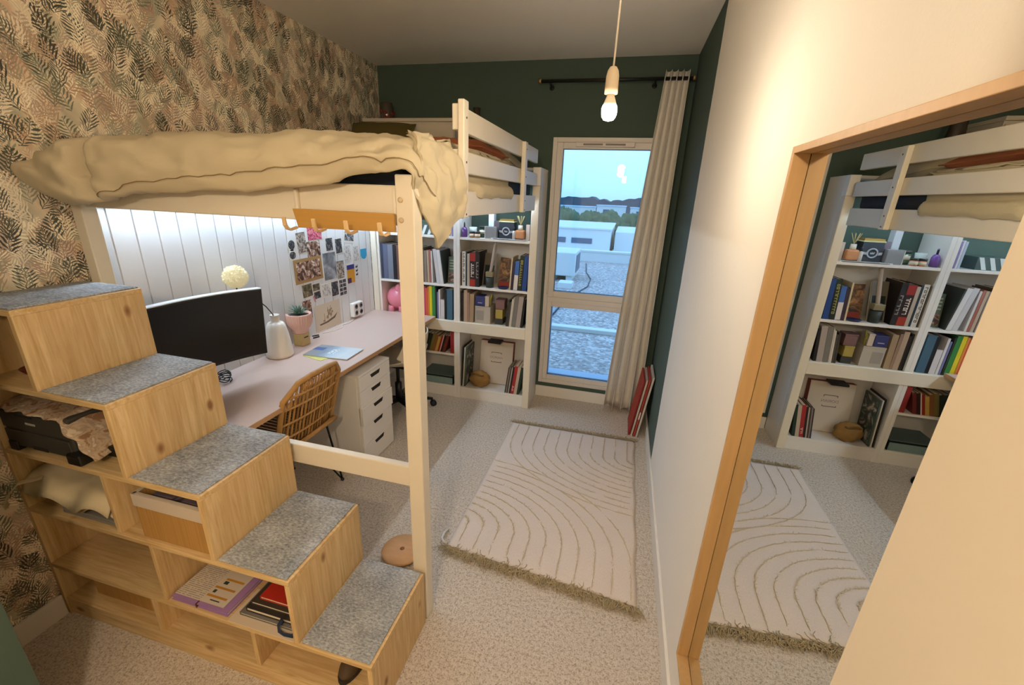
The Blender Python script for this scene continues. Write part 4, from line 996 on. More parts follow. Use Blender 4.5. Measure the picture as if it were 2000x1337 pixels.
# ------------------------------------------------------------------ bookcase
BKF = -.284
bc = thing('bookcase', 'white open bookcase filled with books behind the bed posts', 'bookcase', (.74, -.15, 0))
def bkp(n_, *a): return part(n_, B(*a), WHITE, bc, bev=.0015)
SZ = dict(A=1.3674, B=.9885, C=.6910, E=.3990, D=.1035)
bkp('side_panel', 1.388, 1.407, -.244, -.013, 0, 1.8767); bkp('side_panel', .0745, .092, BKF, -.013, 0, 1.8767)
bkp('front_stile', 1.3508, 1.407, -.2985, -.2450, 1.7575, 1.8767)
bkp('upright', .7450, .7690, BKF - .004, -.013, 0, 1.8585); bkp('upright', .7695, .7950, BKF - .004, -.013, 0, 1.8585)
bkp('top_panel', .092, 1.388, -.2445, -.013, 1.8587, 1.8767)
for k_ in 'ABCED':
    z = SZ[k_]; t_ = .018
    bkp('shelf', .0925, .7445, BKF if k_ != 'C' else -.271, -.022, z - t_, z)
    if k_ != 'E':
        sh_ = MB().box(.7955, 1.3505, BKF if k_ != 'C' else -.271, -.022, z - t_, z).box(1.3505, 1.3875, -.244, -.022, z - t_, z)
        part('shelf', sh_, WHITE, bc)
bkp('plinth', .0925, .7445, BKF + .002, BKF + .02, 0, SZ['D'] - .019); bkp('plinth', .7955, 1.3505, BKF + .002, BKF + .02, 0, SZ['D'] - .019)
bkp('back_panel', .092, .745, -.021, -.013, .085, 1.349); bkp('back_panel', .795, 1.388, -.021, -.013, .085, 1.349)
# cabinet on top of the bookcase
cbn = thing('storage_cabinet', 'cream box cabinet standing on top of the bookcase', 'cabinet', (.39, -.16, 1.8767))
CRM = mat('cabinet_cream', 'CFC4B0', .5)
part('body', B(.030, .756, -.285, -.013, 1.8770, 2.165), CRM, cbn, bev=.002); part('top', B(.026, .760, -.298, -.013, 2.1655, 2.1875), CRM, cbn, bev=.002)
part('door', B(.034, .391, -.297, -.2855, 1.882, 2.148), CRM, cbn, bev=.002); part('door', B(.395, .752, -.297, -.2855, 1.882, 2.148), CRM, cbn, bev=.002)
jr = thing('glass_jar', 'glass jar of red dried flowers on the box cabinet', 'jar', (.155, -.16, 2.1877))
part('jar', MB().lathe([(0, .0005), (.045, .0005), (.05, .01), (.05, .10), (.042, .118), (.044, .125), (.04, .125), (.046, .1), (.046, .012), (0, .01)], (.155, -.16, 2.1877), 24), mat('jar_smoke', '4A4238', .15, spec=.6), jr)
fl_ = MB(); rnd = random.Random(3)
for k_ in range(16):
    fl_.ball((.155 + rnd.uniform(-.05, .05), -.16 + rnd.uniform(-.05, .04), 2.225 + rnd.uniform(-.02, .03)), rnd.uniform(.010, .016), 8, 6)
part('dried_flower', fl_, mat('petal_red', '7E2A22', .9), jr)
tv = thing('tall_vase', 'tall dark glass vase on the bookcase behind the guard rail', 'vase', (.875, -.14, 1.8767))
part('body', MB().lathe([(0, .0005), (.03, .0005), (.042, .06), (.048, .2), (.035, .33), (.022, .36), (.028, .40), (.024, .40), (.018, .36), (0, .30)], (.875, -.14, 1.877), 24), mat('vase_smoke', '3A2E26', .2, spec=.6), tv)

# ------------------------------------------------------------------ books
def cm(c): return mat('book_' + c, c, .5, var=.05, vscale=25)
SPM = {}
def book(x, z, w_, h, d, c, label, tilt=0, yf=-.272, title=None, group=None, pages=True, tc='E8E2D6', pitch=0, cat='book', bands=None):
    """upright book, spine towards the room; x is the lower corner nearest the panelled wall"""
    t_ = thing('book' if cat == 'book' else cat.replace(' ', '_'), label, cat, (x, yf, z + .0006), group, rot=(R(pitch), R(tilt), 0))
    cov = MB().box(0, .0022, 0, d, 0, h).box(w_ - .0022, w_, 0, d, 0, h).box(.0022, w_ - .0022, 0, .0025, 0, h)
    part('cover', cov, cm(c), t_, local=True)
    part('pages', B(.0024, w_ - .0024, .0027, d - .004, .003, h - .003), PAGES, t_, local=True)
    if title:
        n_, z0, z1 = title; mb = MB(); rn = random.Random(int(x * 999)); L = (z1 - z0) / n_
        for i in range(n_):
            a = z0 + i * L; s = rn.choice((0, 1, 2)); m_ = w_ * .26; q0, q1 = w_ / 2 - m_, w_ / 2 + m_
            mb.box(q0, q0 + m_ * .5, -.0006, 0, a, a + L * .78)
            if s != 1: mb.box(q0 + m_ * .5, q1, -.0006, 0, a, a + L * .22)
            if s != 2: mb.box(q0 + m_ * .5, q1, -.0006, 0, a + L * .55, a + L * .78)
            if s == 0: mb.box(q1 - m_ * .4, q1, -.0006, 0, a + L * .22, a + L * .55)
        part('title_mark', mb, mat('ink_' + tc, tc, .6), t_, local=True)
    for (b0, b1, bc_) in (bands or ()):
        part('spine_band', B(.0, w_, -.0004, 0, b0, b1), cm(bc_), t_, local=True)
    return t_
ORD = ['first', 'second', 'third', 'fourth', 'fifth', 'sixth', 'seventh', 'eighth', 'ninth', 'tenth', 'eleventh', 'twelfth']
def row(z, items, where, ref, d=.19, yf=-.272, cat='book'):
    """items: x, width, height, colour, colour words[, tilt, options]"""
    for i, it in enumerate(items):
        x, w_, h, c, cw = it[:5]; tilt = it[5] if len(it) > 5 else 0; op = it[6] if len(it) > 6 else {}
        kind = op.pop('cat', cat)
        book(x, z, w_, h, op.pop('d', d), c, f'{cw} {kind}, {ORD[i]} from the {ref} {where}', tilt, yf, group='books on the bookcase', cat=kind, **op)
# window-side bay, second shelf from the top
row(SZ['B'], [
    (.796, .006, .262, '8A7058', 'slim brown'), (.8025, .007, .255, '2E2620', 'slim near-black'), (.810, .029, .272, 'D8D2C6', 'white', 0, dict(title=(12, .03, .26), tc='4A4844')),
    (.8395, .013, .262, '22303A', 'dark slate'), (.853, .020, .255, 'B3A694', 'pale stone'),
    (.8738, .046, .268, '2A1010', 'thick black and red', 0, dict(title=(7, .075, .185), tc='E6DCC8', bands=[(0.004, .058, '9A2A14'), (.20, .262, '8E1E16')])),
    (.9205, .033, .275, '1E1816', 'black', 0, dict(title=(5, .07, .20), tc='9A9288'))],
    'in the window-side bay, second shelf', 'middle upright')
row(SZ['B'], [
    (1.199, .010, .25, 'C9B894', 'slim cream', 3, dict(d=.18)), (1.2115, .019, .215, '3A2A38', 'dark plum', 3), (1.2325, .031, .225, '3E66A8', 'blue and white', 3, dict(bands=[(.004, .12, 'D9CFC8')])),
    (1.2655, .033, .268, '1E2A1C', 'dark green', 3, dict(title=(11, .04, .24), tc='A8A05A')), (1.3005, .034, .27, '1E3F7A', 'royal blue', 3)],
    'in the window-side bay, second shelf', 'brown picture book')
# face-out objects on that shelf
gb = thing('picture_book', 'large grey picture book leaning on the black book with its cover showing', 'book', (.958, -.215, SZ['B'] + .001), rot=(R(-14), 0, R(-6)))
part('cover', B(.0, .10, 0, .004, 0, .265), cm('8A8276'), gb, local=True); part('pages', B(.002, .098, .004, .016, .002, .262), PAGES, gb, local=True)
part('print', B(.01, .09, -.0008, 0, .01, .17), mat('print_slate', '2E3838', .6, var=.3, vscale=20), gb, local=True)
bb = thing('picture_book', 'little brown picture book with a dark print standing face out', 'book', (1.085, -.20, SZ['B'] + .001), rot=(R(-8), R(4), R(6)))
part('cover', B(.0, .11, 0, .004, 0, .235), photo_mat('cover_brown', [(.36, '2A160C'), (.48, '5A3A1E'), (.58, '8A5E34'), (.7, 'B08A5A')], 22), bb, local=True)
part('pages', B(.002, .108, .004, .014, .002, .232), PAGES, bb, local=True); part('print', B(.01, .10, -.0008, 0, .01, .05), mat('print_red', '8A2A1C', .6), bb, local=True)
st_ = thing('paper_roll', 'pale paper roll standing tilted in a dark pot between the picture books', 'paper roll', (1.05, -.24, SZ['B'] + .09))
part('roll', MB().tube([(1.030, -.240, SZ['B'] + .084), (1.050, -.24, SZ['B'] + .20), (1.070, -.225, SZ['B'] + .352)], .012, 14), mat('roll_paper', 'C7B7AC', .7), st_)
part('band', B(1.003, 1.062, -.266, -.214, SZ['B'] + .085, SZ['B'] + .125), mat('band_khaki', '8C8060', .8), st_, bev=.003)
solo('dark_pot', MB().lathe([(0, .0006), (.030, .0006), (.034, .08), (.031, .081), (.028, .01), (0, .01)], (1.032, -.240, SZ['B']), 24), mat('pot_dark', '2E3430', .5), 'dark green pot holding the paper roll', 'pot')
solo('blue_dish', MB().lathe([(0, .0006), (.035, .0006), (.045, .012), (.043, .013), (.03, .004), (0, .004)], (1.145, -.245, SZ['B']), 24), mat('dish_navy', '27335A', .4), 'flat navy dish in front of the brown picture book', 'dish')
# window-side bay, shelf behind the lower beam
row(SZ['C'], [
    (.797, .014, .25, '1F1E1C', 'black'), (.812, .012, .235, '2C211C', 'dark brown'), (.825, .030, .262, 'B59C84', 'beige'), (.856, .017, .245, '9A7A66', 'dusty brown'), (.874, .034, .236, 'A68C6C', 'tan', 1)],
    'in the window-side bay, beam-level shelf', 'middle upright')
def carton(name, x0, x1, y0, y1, z0, z1, c, label, flap=None, cat='box', mk=None):
    t_ = thing(name, label, cat, ((x0 + x1) / 2, (y0 + y1) / 2, z0))
    part('body', B(x0, x1, y0, y1, z0 + .0006, z1 - .012), cm(c), t_, bev=.0015); part('lid', B(x0 - .001, x1 + .001, y0 - .001, y1 + .001, z1 - .0115, z1), cm(flap or c), t_, bev=.0015)
    if mk: part('printed_label', B(x0 + (x1 - x0) * mk[0], x0 + (x1 - x0) * mk[1], y0 - .0018, y0 - .001, z0 + (z1 - z0) * mk[2], z0 + (z1 - z0) * mk[3]), mat('ink_' + mk[4], mk[4], .6), t_)
    return t_
carton('carton', .922, 1.052, -.272, -.14, SZ['C'], SZ['C'] + .142, 'B4AA9C', 'pale grey carton with worn print behind the lower beam', mk=(.08, .55, .2, .75, '9C948A'))
carton('carton', .924, 1.000, -.268, -.17, SZ['C'] + .143, SZ['C'] + .222, '34386A', 'navy blue carton on the pale grey carton', mk=(.25, .75, .3, .38, 'B8B4C4'))
carton('carton', 1.003, 1.036, -.266, -.17, SZ['C'] + .143, SZ['C'] + .226, 'C4B4A4', 'narrow cream carton on the pale grey carton')
solo('flower_sprig', MB().tube([(1.046, -.25, SZ['C'] + .143), (1.048, -.252, SZ['C'] + .20), (1.056, -.255, SZ['C'] + .245)], .006, 6).ball((1.045, -.255, SZ['C'] + .2), (.008, .008, .02), 8, 6), mat('sprig_olive', '8A8436', .8), 'olive sprig standing on the pale grey carton', 'sprig')
carton('carton', 1.085, 1.150, -.25, -.16, SZ['C'] + .0, SZ['C'] + .05, '3C3A34', 'dark low carton between the pale carton and the leaning books')
carton('carton', 1.090, 1.148, -.255, -.17, SZ['C'] + .051, SZ['C'] + .125, 'A8954C', 'small mustard carton on the dark low carton')
carton('carton', 1.085, 1.160, -.245, -.16, SZ['C'] + .126, SZ['C'] + .205, '7A5A58', 'dusty rose carton topmost above the mustard carton')
row(SZ['C'], [
    (1.182, .012, .215, '38342E', 'dark grey', 5), (1.1955, .012, .20, '4A443C', 'brown-grey', 5), (1.209, .010, .225, 'D6CCBC', 'slim ivory', 5), (1.2205, .006, .240, 'CFC6B8', 'thin white', 5),
    (1.228, .034, .250, '77726A', 'grey', 5), (1.2635, .036, .252, 'A89C94', 'pale taupe', 5), (1.301, .018, .235, '1E1C1A', 'black', 5)],
    'in the window-side bay, beam-level shelf', 'dusty rose carton')
# desk-side bay, second shelf: files and books
row(SZ['B'], [
    (.094, .022, .288, '3A3F52', 'dark blue', 0, dict(cat='binder')), (.117, .041, .285, '5A6078', 'slate blue', 0, dict(cat='binder')), (.159, .046, .283, '767A88', 'blue-grey', 0, dict(cat='binder')), (.206, .032, .28, '1E1C22', 'black', 0, dict(cat='binder')),
    (.2395, .022, .285, '6A4A42', 'red-brown', 0, dict(cat='binder')), (.263, .045, .27, '8A8478', 'grey', 0, dict(cat='binder')), (.310, .05, .275, 'A09484', 'stone', 0, dict(cat='binder')), (.362, .048, .27, '4A4038', 'umber', 0, dict(cat='binder')),
    (.412, .048, .272, '6E5E50', 'taupe', 0, dict(cat='binder'))], 'in the desk-side bay, second shelf', 'panelled wall', d=.2)
row(SZ['B'], [
    (.462, .020, .265, '5A463A', 'brown'), (.484, .022, .255, '7C7166', 'grey-brown'), (.512, .016, .258, 'B29A84', 'sand', -1), (.530, .014, .262, '9A5A4C', 'faded red', -1), (.546, .012, .255, 'CFC9C4', 'white', -1),
    (.592, .030, .272, 'C9C5C6', 'pale grey', -7), (.6235, .028, .268, 'DAD6D4', 'ivory white', -7), (.653, .008, .262, '2A2E2A', 'thin black', -7)],
    'in the desk-side bay, second shelf', 'umber binder run')
gc_ = thing('picture_book', 'green and brown picture book standing face out beside the middle upright', 'book', (.665, -.225, SZ['B'] + .001), rot=(R(-9), 0, 0))
part('cover', B(0, .078, 0, .004, 0, .215), cm('5E6A56'), gc_, local=True); part('pages', B(.002, .076, .004, .014, .002, .212), PAGES, gc_, local=True)
for k_ in range(4): part('print_line', B(.010, .068, -.0008, 0, .112 + k_ * .022, .122 + k_ * .022), mat('line_pale', 'A8B0A0', .6), gc_, local=True)
part('print', B(.006, .072, -.0008, 0, .012, .085), BRN, gc_, local=True)
# desk-side bay, desk-level shelf
row(SZ['C'], [
    (.306, .036, .25, '8A4A58', 'plum pink'), (.345, .05, .24, 'C4688A', 'rose'), (.40, .05, .255, 'A8345E', 'crimson'), (.452, .034, .255, 'B23A66', 'magenta'), (.487, .018, .25, 'C8543A', 'coral red'), (.507, .013, .262, 'C97A34', 'orange'), (.522, .023, .268, 'CDBE22', 'bright yellow'), (.547, .026, .268, '2F7A38', 'bright green'),
    (.575, .010, .255, '1E241E', 'black-green')], 'in the desk-side bay, desk-level shelf', 'pink piggy bank')
row(SZ['C'], [
    (.590, .012, .225, '6A6E98', 'lavender grey'), (.604, .014, .245, 'D2CED0', 'tall white'), (.6215, .033, .165, 'CBC7C9', 'short white'), (.6555, .021, .25, '16161A', 'black'), (.6775, .048, .256, '3E6076', 'petrol blue')],
    'in the desk-side bay, desk-level shelf', 'black-green book')
# lower desk-side bay
row(SZ['E'], [
    (.448, .03, .17, '22241E', 'black', 16), (.480, .024, .165, '2E3A2C', 'dark green', 16), (.506, .026, .170, '7A6A38', 'olive yellow', 16), (.534, .024, .16, '8A5A2E', 'ochre brown', 16), (.560, .022, .140, 'C2A050', 'mustard', 16), (.584, .016, .15, '9A2A22', 'red', 16),
    (.602, .006, .160, 'D8D0C4', 'thin white', 16), (.610, .020, .158, '3A1E1C', 'dark maroon', 16), (.632, .022, .160, '6A2A24', 'rust red', 16)], 'in the lower desk-side bay', 'swivel chair side', d=.14)
row(SZ['E'], [(.706, .036, .188, '8E2C2C', 'upright brick red')], 'beside the middle upright in the lower bay', 'upright', d=.17, yf=-.275)
bx = thing('document_box', 'grey-green lidded document box on the bottom shelf', 'box', (.58, -.16, SZ['D']))
part('body', B(.43, .722, -.272, -.05, SZ['D'] + .0006, SZ['D'] + .062), cm('7E9694'), bx, bev=.002); part('rim', B(.427, .725, -.275, -.048, SZ['D'] + .0625, SZ['D'] + .074), mat('box_black', '14181A', .5), bx, bev=.002)
part('lid', B(.43, .722, -.270, -.05, SZ['D'] + .0745, SZ['D'] + .082), cm('5A6E6E'), bx, bev=.002)
part('corner', B(.7225, .7255, -.2755, -.048, SZ['D'] + .001, SZ['D'] + .062), mat('box_black', '14181A'), bx)
# lower window-side bay
for i, (x, c, lab, h, d_) in enumerate(((.798, '2A2420', 'thin dark brown picture frame leaning against the middle upright', .37, .20), (.812, 'CFC6BA', 'pale picture frame, second from the middle upright', .36, .19), (.826, '4A5A50', 'poster with a green shape leaning beside the pale frame', .355, .19))):
    t_ = thing('framed_print', lab, 'picture', (x, -.268, SZ['D'] + .001), rot=(0, R(3), 0))
    part('frame', ring(0, 1, 0, 1, .1, 0, 1) if False else B(0, .009, 0, d_, 0, h), cm(c), t_, local=True, bev=.001)
    part('picture', B(.0092, .0100, .012, d_ - .012, .012, h - .012), (BWD, PAL, photo_mat('poster_green', [(.4, 'C8BCB2'), (.5, '3E5048'), (.6, '2E3A36'), (.7, 'B89A8E')], 9))[i], t_, local=True)
gm = thing('game_box', 'large cream game box with red edges standing face out on the bottom shelf', 'box', (1.065, -.13, SZ['D'] + .001), rot=(R(-8), 0, 0))
part('body', B(-.150, .146, .0, .055, 0, .385), mat('box_red', '7A201C', .55), gm, local=True, bev=.002)
part('front', B(-.148, .144, -.0015, 0, .003, .382), mat('box_cream', 'CFC3B2', .6), gm, local=True)
for z in (.282, .196): part('printed_rule', B(-.048, .044, -.003, -.0015, z, z + .004), mat('rule_brown', '4A3A30', .7), gm, local=True)
for z, s in ((.282, -1), (.196, 1)):
    for x in (-.048, .041): part('printed_rule', B(x, x + .003, -.003, -.0015, min(z, z + s * .012), max(z + .004, z + s * .012)), mat('rule_brown', '4A3A30'), gm, local=True)
tx_ = bpy.data.curves.new('title', 'FONT'); tx_.body = 'DORIAN'; tx_.size = .030; tx_.align_x = 'CENTER'; tx_.extrude = .0004
to = bpy.data.objects.new('title', tx_); COL.objects.link(to); bpy.context.view_layer.update()
me_ = bpy.data.meshes.new_from_object(to.evaluated_get(bpy.context.evaluated_depsgraph_get())); bpy.data.objects.remove(to, do_unlink=True)
to = bpy.data.objects.new('title', me_); COL.objects.link(to); to.parent = gm; to.location = (-.002, -.0022, .230); to.rotation_euler = (R(90), 0, 0)
me_.materials.clear(); me_.materials.append(mat('title_taupe', '9A8A80', .7))
bk_ = solo('black_case', B(1.0, 1.115, -.16, -.07, SZ['D'] + .385, SZ['D'] + .402), BLACK, 'flat black case lying on top of the cream game box', 'case', bev=.003)
hb_ = thing('paper_bag', 'crumpled brown bag slumped in front of the cream game box', 'bag', (.945, -.225, SZ['D']))
def bagf(d): return 1 + .16 * mnoise.noise(d * 2.2 + Vector((3, 1, 2))) + .07 * mnoise.noise(d * 5)
bg = MB().ball((.955, -.222, SZ['D'] + .072), (.092, .050, .075), 30, 20, fn=bagf)
for v in bg.v: v.z = max(v.z, SZ['D'] + .001)
part('body', bg, mat('bag_brown', '8E6A36', .9, var=.15, vscale=12), hb_)
part('rolled_edge', MB().tube([(.905 + .012 * i, -.262 - .004 * math.sin(i), SZ['D'] + .125 + .008 * math.sin(i * .8)) for i in range(9)], .007, 6), mat('bag_dark', '6E4C22', .9), hb_)
row(SZ['D'], [
    (1.192, .008, .235, '3A3230', 'slim charcoal', 7), (1.201, .008, .24, '8C8078', 'slim grey', 7), (1.210, .010, .25, '4A3E38', 'dark taupe', 7), (1.221, .008, .24, 'B5A898', 'slim stone', 7), (1.230, .014, .245, '2A2422', 'black', 7),
    (1.245, .026, .255, 'A02A2C', 'crimson', 7, dict(title=(4, .03, .08), tc='E0C8C0')), (1.272, .024, .25, 'BCAA98', 'beige', 7), (1.297, .020, .25, '24362A', 'bottle green', 7)],
    'at the end of the bottom shelf', 'cream game box', d=.16)

# piggy bank
PG = mat('piggy_pink', 'E58AA0', .25, spec=.6)
pg = thing('piggy_bank', 'glossy pink piggy bank in the bookcase at desk height', 'piggy bank', (.190, -.185, SZ['C']))
pc = Vector((.190, -.185, SZ['C'] + .128))
part('body', MB().ball(pc, (.098, .082, .096), 28, 18), PG, pg)
part('snout', MB().lathe([(0, 0), (.030, 0), (.034, .006), (.033, .03), (0, .03)], (0, 0, 0), 22, M=Matrix.Translation(pc + Vector((.075, -.03, -.012))) @ Matrix.Rotation(R(90), 4, 'Y') @ Matrix.Rotation(R(25), 4, 'X')), PG, pg)
for s in (-1, 1):
    part('ear', MB().ball(pc + Vector((.018 - .012 * s, s * .042 - .01, .088)), (.028, .012, .034), 14, 10), PG, pg)
    part('eye', MB().ball(pc + Vector((.070, s * .038 - .022, .030)), .006, 10, 8), BLACK, pg)
    for a in (-.048, .048): part('leg', MB().tube([pc + Vector((a, s * .042, -.07)), pc + Vector((a * 1.05, s * .044, -.1275))], [.024, .026], 14), PG, pg)
part('tail', MB().tube([pc + Vector((-.094 - .004 * i, .006 * math.cos(i * 1.4), .02 + .006 * math.sin(i * 1.4))) for i in range(7)], .004, 6), PG, pg)

# top shelf things
zA = SZ['A'] + .0006
def bottle(name, x, y_, prof, m_, label, cat, extra=None):
    t_ = thing(name, label, cat, (x, y_, zA)); part('body', MB().lathe(prof, (x, y_, zA), 22), m_, t_)
    if extra:
        for n_, pr_, mm in extra: part(n_, MB().lathe(pr_, (x, y_, zA), 18), mm, t_)
    return t_
bottle('perfume_bottle', .824, -.255, [(0, 0), (.020, 0), (.023, .006), (.022, .055), (.015, .07), (.008, .075), (0, .075)], mat('glass_purple', '5E3A80', .12, spec=.7), 'purple perfume bottle on the top shelf by the middle upright', 'bottle', [('cap', [(.006, .0755), (.006, .10), (.003, .112), (0, .113)], mat('cap_plum', '32203A', .3))])
bottle('white_cup', .880, -.21, [(0, 0), (.022, 0), (.030, .075), (.027, .075), (.02, .006), (0, .006)], mat('cup_glaze', 'C4CFCB', .35), 'pale tapered cup behind the jars on the top shelf', 'cup')
AMB = mat('jar_amber', 'A8643E', .2, spec=.6); LIDK = mat('jar_lid', '1C1E1C', .4); LBL = mat('jar_label', 'D8D0B8', .6)
for i, (x, lab) in enumerate(((.888, 'small amber candle jar with a black lid beside the purple bottle'), (.932, 'small amber candle jar with a black lid in front of the grey box'))):
    bottle('candle_jar', x, -.262, [(0, 0), (.0195, 0), (.0205, .004), (.0205, .034), (0, .034)], AMB, lab, 'jar', [('lid', [(0, .0342), (.0215, .0342), (.0215, .046), (0, .046)], LIDK), ('label', [(.0207, .008), (.0210, .008), (.0210, .026), (.0207, .026)], LBL)])
bottle('candle_jar', .955, -.205, [(0, 0), (.024, 0), (.025, .005), (.025, .068), (0, .068)], mat('jar_green', '3C4A38', .2, spec=.6), 'taller dark green jar with a pale label behind the amber jars', 'jar', [('lid', [(0, .0682), (.026, .0682), (.026, .085), (0, .085)], LIDK), ('label', [(.0252, .03), (.0256, .03), (.0256, .055), (.0252, .055)], LBL)])
def upright_box(name, x0, x1, y0, y1, h, c, label, cat='box', extra=None):
    t_ = thing(name, label, cat, ((x0 + x1) / 2, (y0 + y1) / 2, zA)); part('body', B(x0, x1, y0, y1, zA, zA + h), cm(c), t_, bev=.0015)
    for n_, a, c2 in (extra or ()): part(n_, B(*a), cm(c2), t_)
    return t_
upright_box('white_carton', 1.000, 1.042, -.20, -.14, .20, 'D2D8DE', 'tall white carton behind the grey box on the top shelf')
upright_box('grey_box', .993, 1.082, -.262, -.215, .088, '7A7878', 'flat grey box with a white edge standing on the top shelf', extra=[('edge', (.989, .9928, -.262, -.215, zA, zA + .088), 'D8D6D2')])
upright_box('spotted_photo', 1.045, 1.090, -.20, -.19, .13, '5E5258', 'mottled dark photo standing behind the grey box', 'photo')
em = upright_box('emblem_tin', 1.095, 1.212, -.235, -.15, .125, '2A3038', 'dark tin with a silver winged ring emblem on the top shelf', 'tin', [('lid', (1.093, 1.214, -.238, -.148, zA + .1255, zA + .133), 'D4D8A8'), ('band', (1.098, 1.209, -.233, -.152, zA + .1335, zA + .146), '8A6A30')])
SIL = mat('emblem_silver', 'B4BAC2', .3, metal=.5)
def tor(c, R_, r_, n=28): return MB().tube([(c[0] + R_ * math.cos(i * 2 * math.pi / n), c[1], c[2] + R_ * math.sin(i * 2 * math.pi / n)) for i in range(n + 1)], r_, 6)
ec = (1.150, -.2365, zA + .058)
part('emblem_ring', tor(ec, .027, .005), SIL, em)
for s in (-1, 1): part('emblem_wing', MB().poly([(1.150 + s * .030, zA + .062), (1.150 + s * .056, zA + .066), (1.150 + s * .052, zA + .050), (1.150 + s * .030, zA + .046)], 'y', -.2385, -.235), SIL, em)
part('emblem_bar', MB().poly([(1.136, zA + .064), (1.141, zA + .066), (1.146, zA + .058), (1.151, zA + .066), (1.156, zA + .058), (1.162, zA + .064), (1.160, zA + .052), (1.140, zA + .052)], 'y', -.2385, -.235), SIL, em)
bottle('dropper_bottle', 1.218, -.255, [(0, 0), (.011, 0), (.0115, .06), (.005, .068), (0, .068)], mat('bottle_white', 'CFCBC8', .4), 'slim white dropper bottle beside the reed diffuser', 'bottle', [('cap', [(0, .0685), (.006, .0685), (.006, .095), (0, .096)], LIDK)])
rd = thing('reed_diffuser', 'tan wooden reed diffuser with a white collar and thin reeds', 'diffuser', (1.262, -.235, zA + .0085))
part('body', B(1.226, 1.298, -.262, -.205, zA + .0085, zA + .075), mat('diffuser_tan', 'B07A52', .55, var=.15, vscale=40), rd, bev=.012)
part('collar', MB().lathe([(0, .0755), (.018, .0755), (.016, .108), (0, .108)], (1.262, -.235, zA), 20), WHITE, rd)
for k_ in range(7):
    a = R(50 * k_); part('reed', MB().tube([(1.262, -.235, zA + .108), (1.262 + .028 * math.cos(a), -.235 + .028 * math.sin(a), zA + .175)], .0014, 5), mat('reed_straw', 'C9B47A', .8), rd)
upright_box('leaning_card', 1.303, 1.332, -.225, -.21, .115, 'D0C4BC', 'narrow pale card leaning by the bookcase end panel', 'card')
upright_box('speaker', 1.340, 1.385, -.24, -.12, .19, '1E1C1A', 'tall black speaker at the end of the top shelf', 'speaker')
solo('paper_stack', MB().box(1.045, 1.330, -.281, -.266, zA - .0005, zA + .006).box(1.06, 1.32, -.281, -.12, zA - .0005, zA + .004), mat('sheet_white', 'DFE6EC', .7), 'white papers lying under the tin and diffuser', 'paper')
for i, (x, w_, h, c, cw) in enumerate(((.700, .012, .16, 'A8B4C4', 'pale blue'), (.714, .010, .165, 'D6D2D8', 'white'), (.7255, .008, .158, '7A6A94', 'lilac'), (.735, .009, .16, '8FA4B8', 'steel blue'))):
    book(x, SZ['A'], w_, h, .19, c, f'{cw} magazine standing against the middle upright on the top shelf', group='books on the bookcase', cat='magazine')
pb = thing('striped_box', 'dark box with white stripes on the top shelf behind the bed post', 'box', (.55, -.2, zA))
part('body', B(.46, .62, -.26, -.10, zA, zA + .075), cm('34423E'), pb, bev=.002)
for k_ in range(3): part('stripe', MB().poly([(.462 + k_ * .05, zA + .002), (.485 + k_ * .05, zA + .002), (.515 + k_ * .05, zA + .073), (.492 + k_ * .05, zA + .073)], 'y', -.2608, -.26), cm('D4DAD8'), pb)
for i, (x0, x1, h, c, lab) in enumerate(((.10, .30, .05, 'A8A4A0', 'grey magazines pile near the panelling on the top shelf'), (.32, .44, .07, '7E6A58', 'brown carton on the top shelf above the binders'))):
    carton('carton', x0, x1, -.25, -.08, zA, zA + h, c, lab)
# ------------------------------------------------------------------ curtain and rod
rod = thing('curtain_rod', 'black curtain rod with brass ends above the window', 'curtain rod', (1.83, -.08, 2.45))
part('pole', MB().tube([(1.33, -.085, 2.450), (2.335, -.085, 2.447)], .0115, 14), mat('rod_black', '1A1A18', .4), rod)
BRS = mat('brass', 'B89A68', .3, metal=.7)
for x0, x1 in ((1.312, 1.332), (2.333, 2.350)): part('finial', MB().tube([(x0, -.085, 2.450), (x1, -.085, 2.450)], .0145, 14), BRS, rod)
for x in (1.395, 2.10): part('bracket', MB().tube([(x, -.001, 2.425), (x, -.03, 2.428), (x, -.07, 2.436), (x, -.085, 2.440)], .007, 8).lathe([(0, 0), (.017, 0), (.017, .006), (0, .006)], (0, 0, 0), 16, M=Matrix.Translation((x, -.0005, 2.425)) @ Matrix.Rotation(R(90), 4, 'X')), mat('rod_black', '1A1A18'), rod)
def curtain_mat():
    m = bpy.data.materials.new('curtain_linen'); g = NT(m); co = g.coords((1, 1, 1))
    n1 = g.noise(co, 300, 2)
    b = g.bsdf(lin('F6F1E9'), .9, 0, .1, n1, .1, .001)
    tr = g.n('BsdfTranslucent'); tr.inputs[0].default_value = lin('F6F1E9')
    mx = g.n('MixShader'); mx.inputs[0].default_value = .22
    g.l(b.outputs[0], mx.inputs[1]); g.l(tr.outputs[0], mx.inputs[2]); g.l(mx.outputs[0], g.out.inputs[0]); return m
def cur(u, v):
    # v from the hem to the header; the folds gather towards the rod
    z = .022 + v * 2.468
    xl = 2.005 + (2.158 - 2.005) * v ** 1.05; xr = 2.288 + (2.303 - 2.288) * v
    x = xl + (xr - xl) * u
    n = 4.0
    amp = .030 + .030 * (1 - v) * (1 - .4 * u)
    ph = u * n * 2 * math.pi + .8 * math.sin(v * 2.2) + .5
    y_ = -.095 - amp * math.sin(ph) - .012 * math.sin(u * 31 + v * 4) * (1 - v)
    x += .012 * math.cos(ph) * (.6 + .6 * (1 - v))
    if v > .978: y_ = -.085 + (y_ + .085) * .9
    return Vector((min(x, 2.335), min(y_, -.034), z))
cu = solo('curtain', MB().grid(cur, 110, 40), curtain_mat(), 'pale linen curtain drawn aside and gathered beside the window', 'curtain'); solidify(cu, .003, 0)
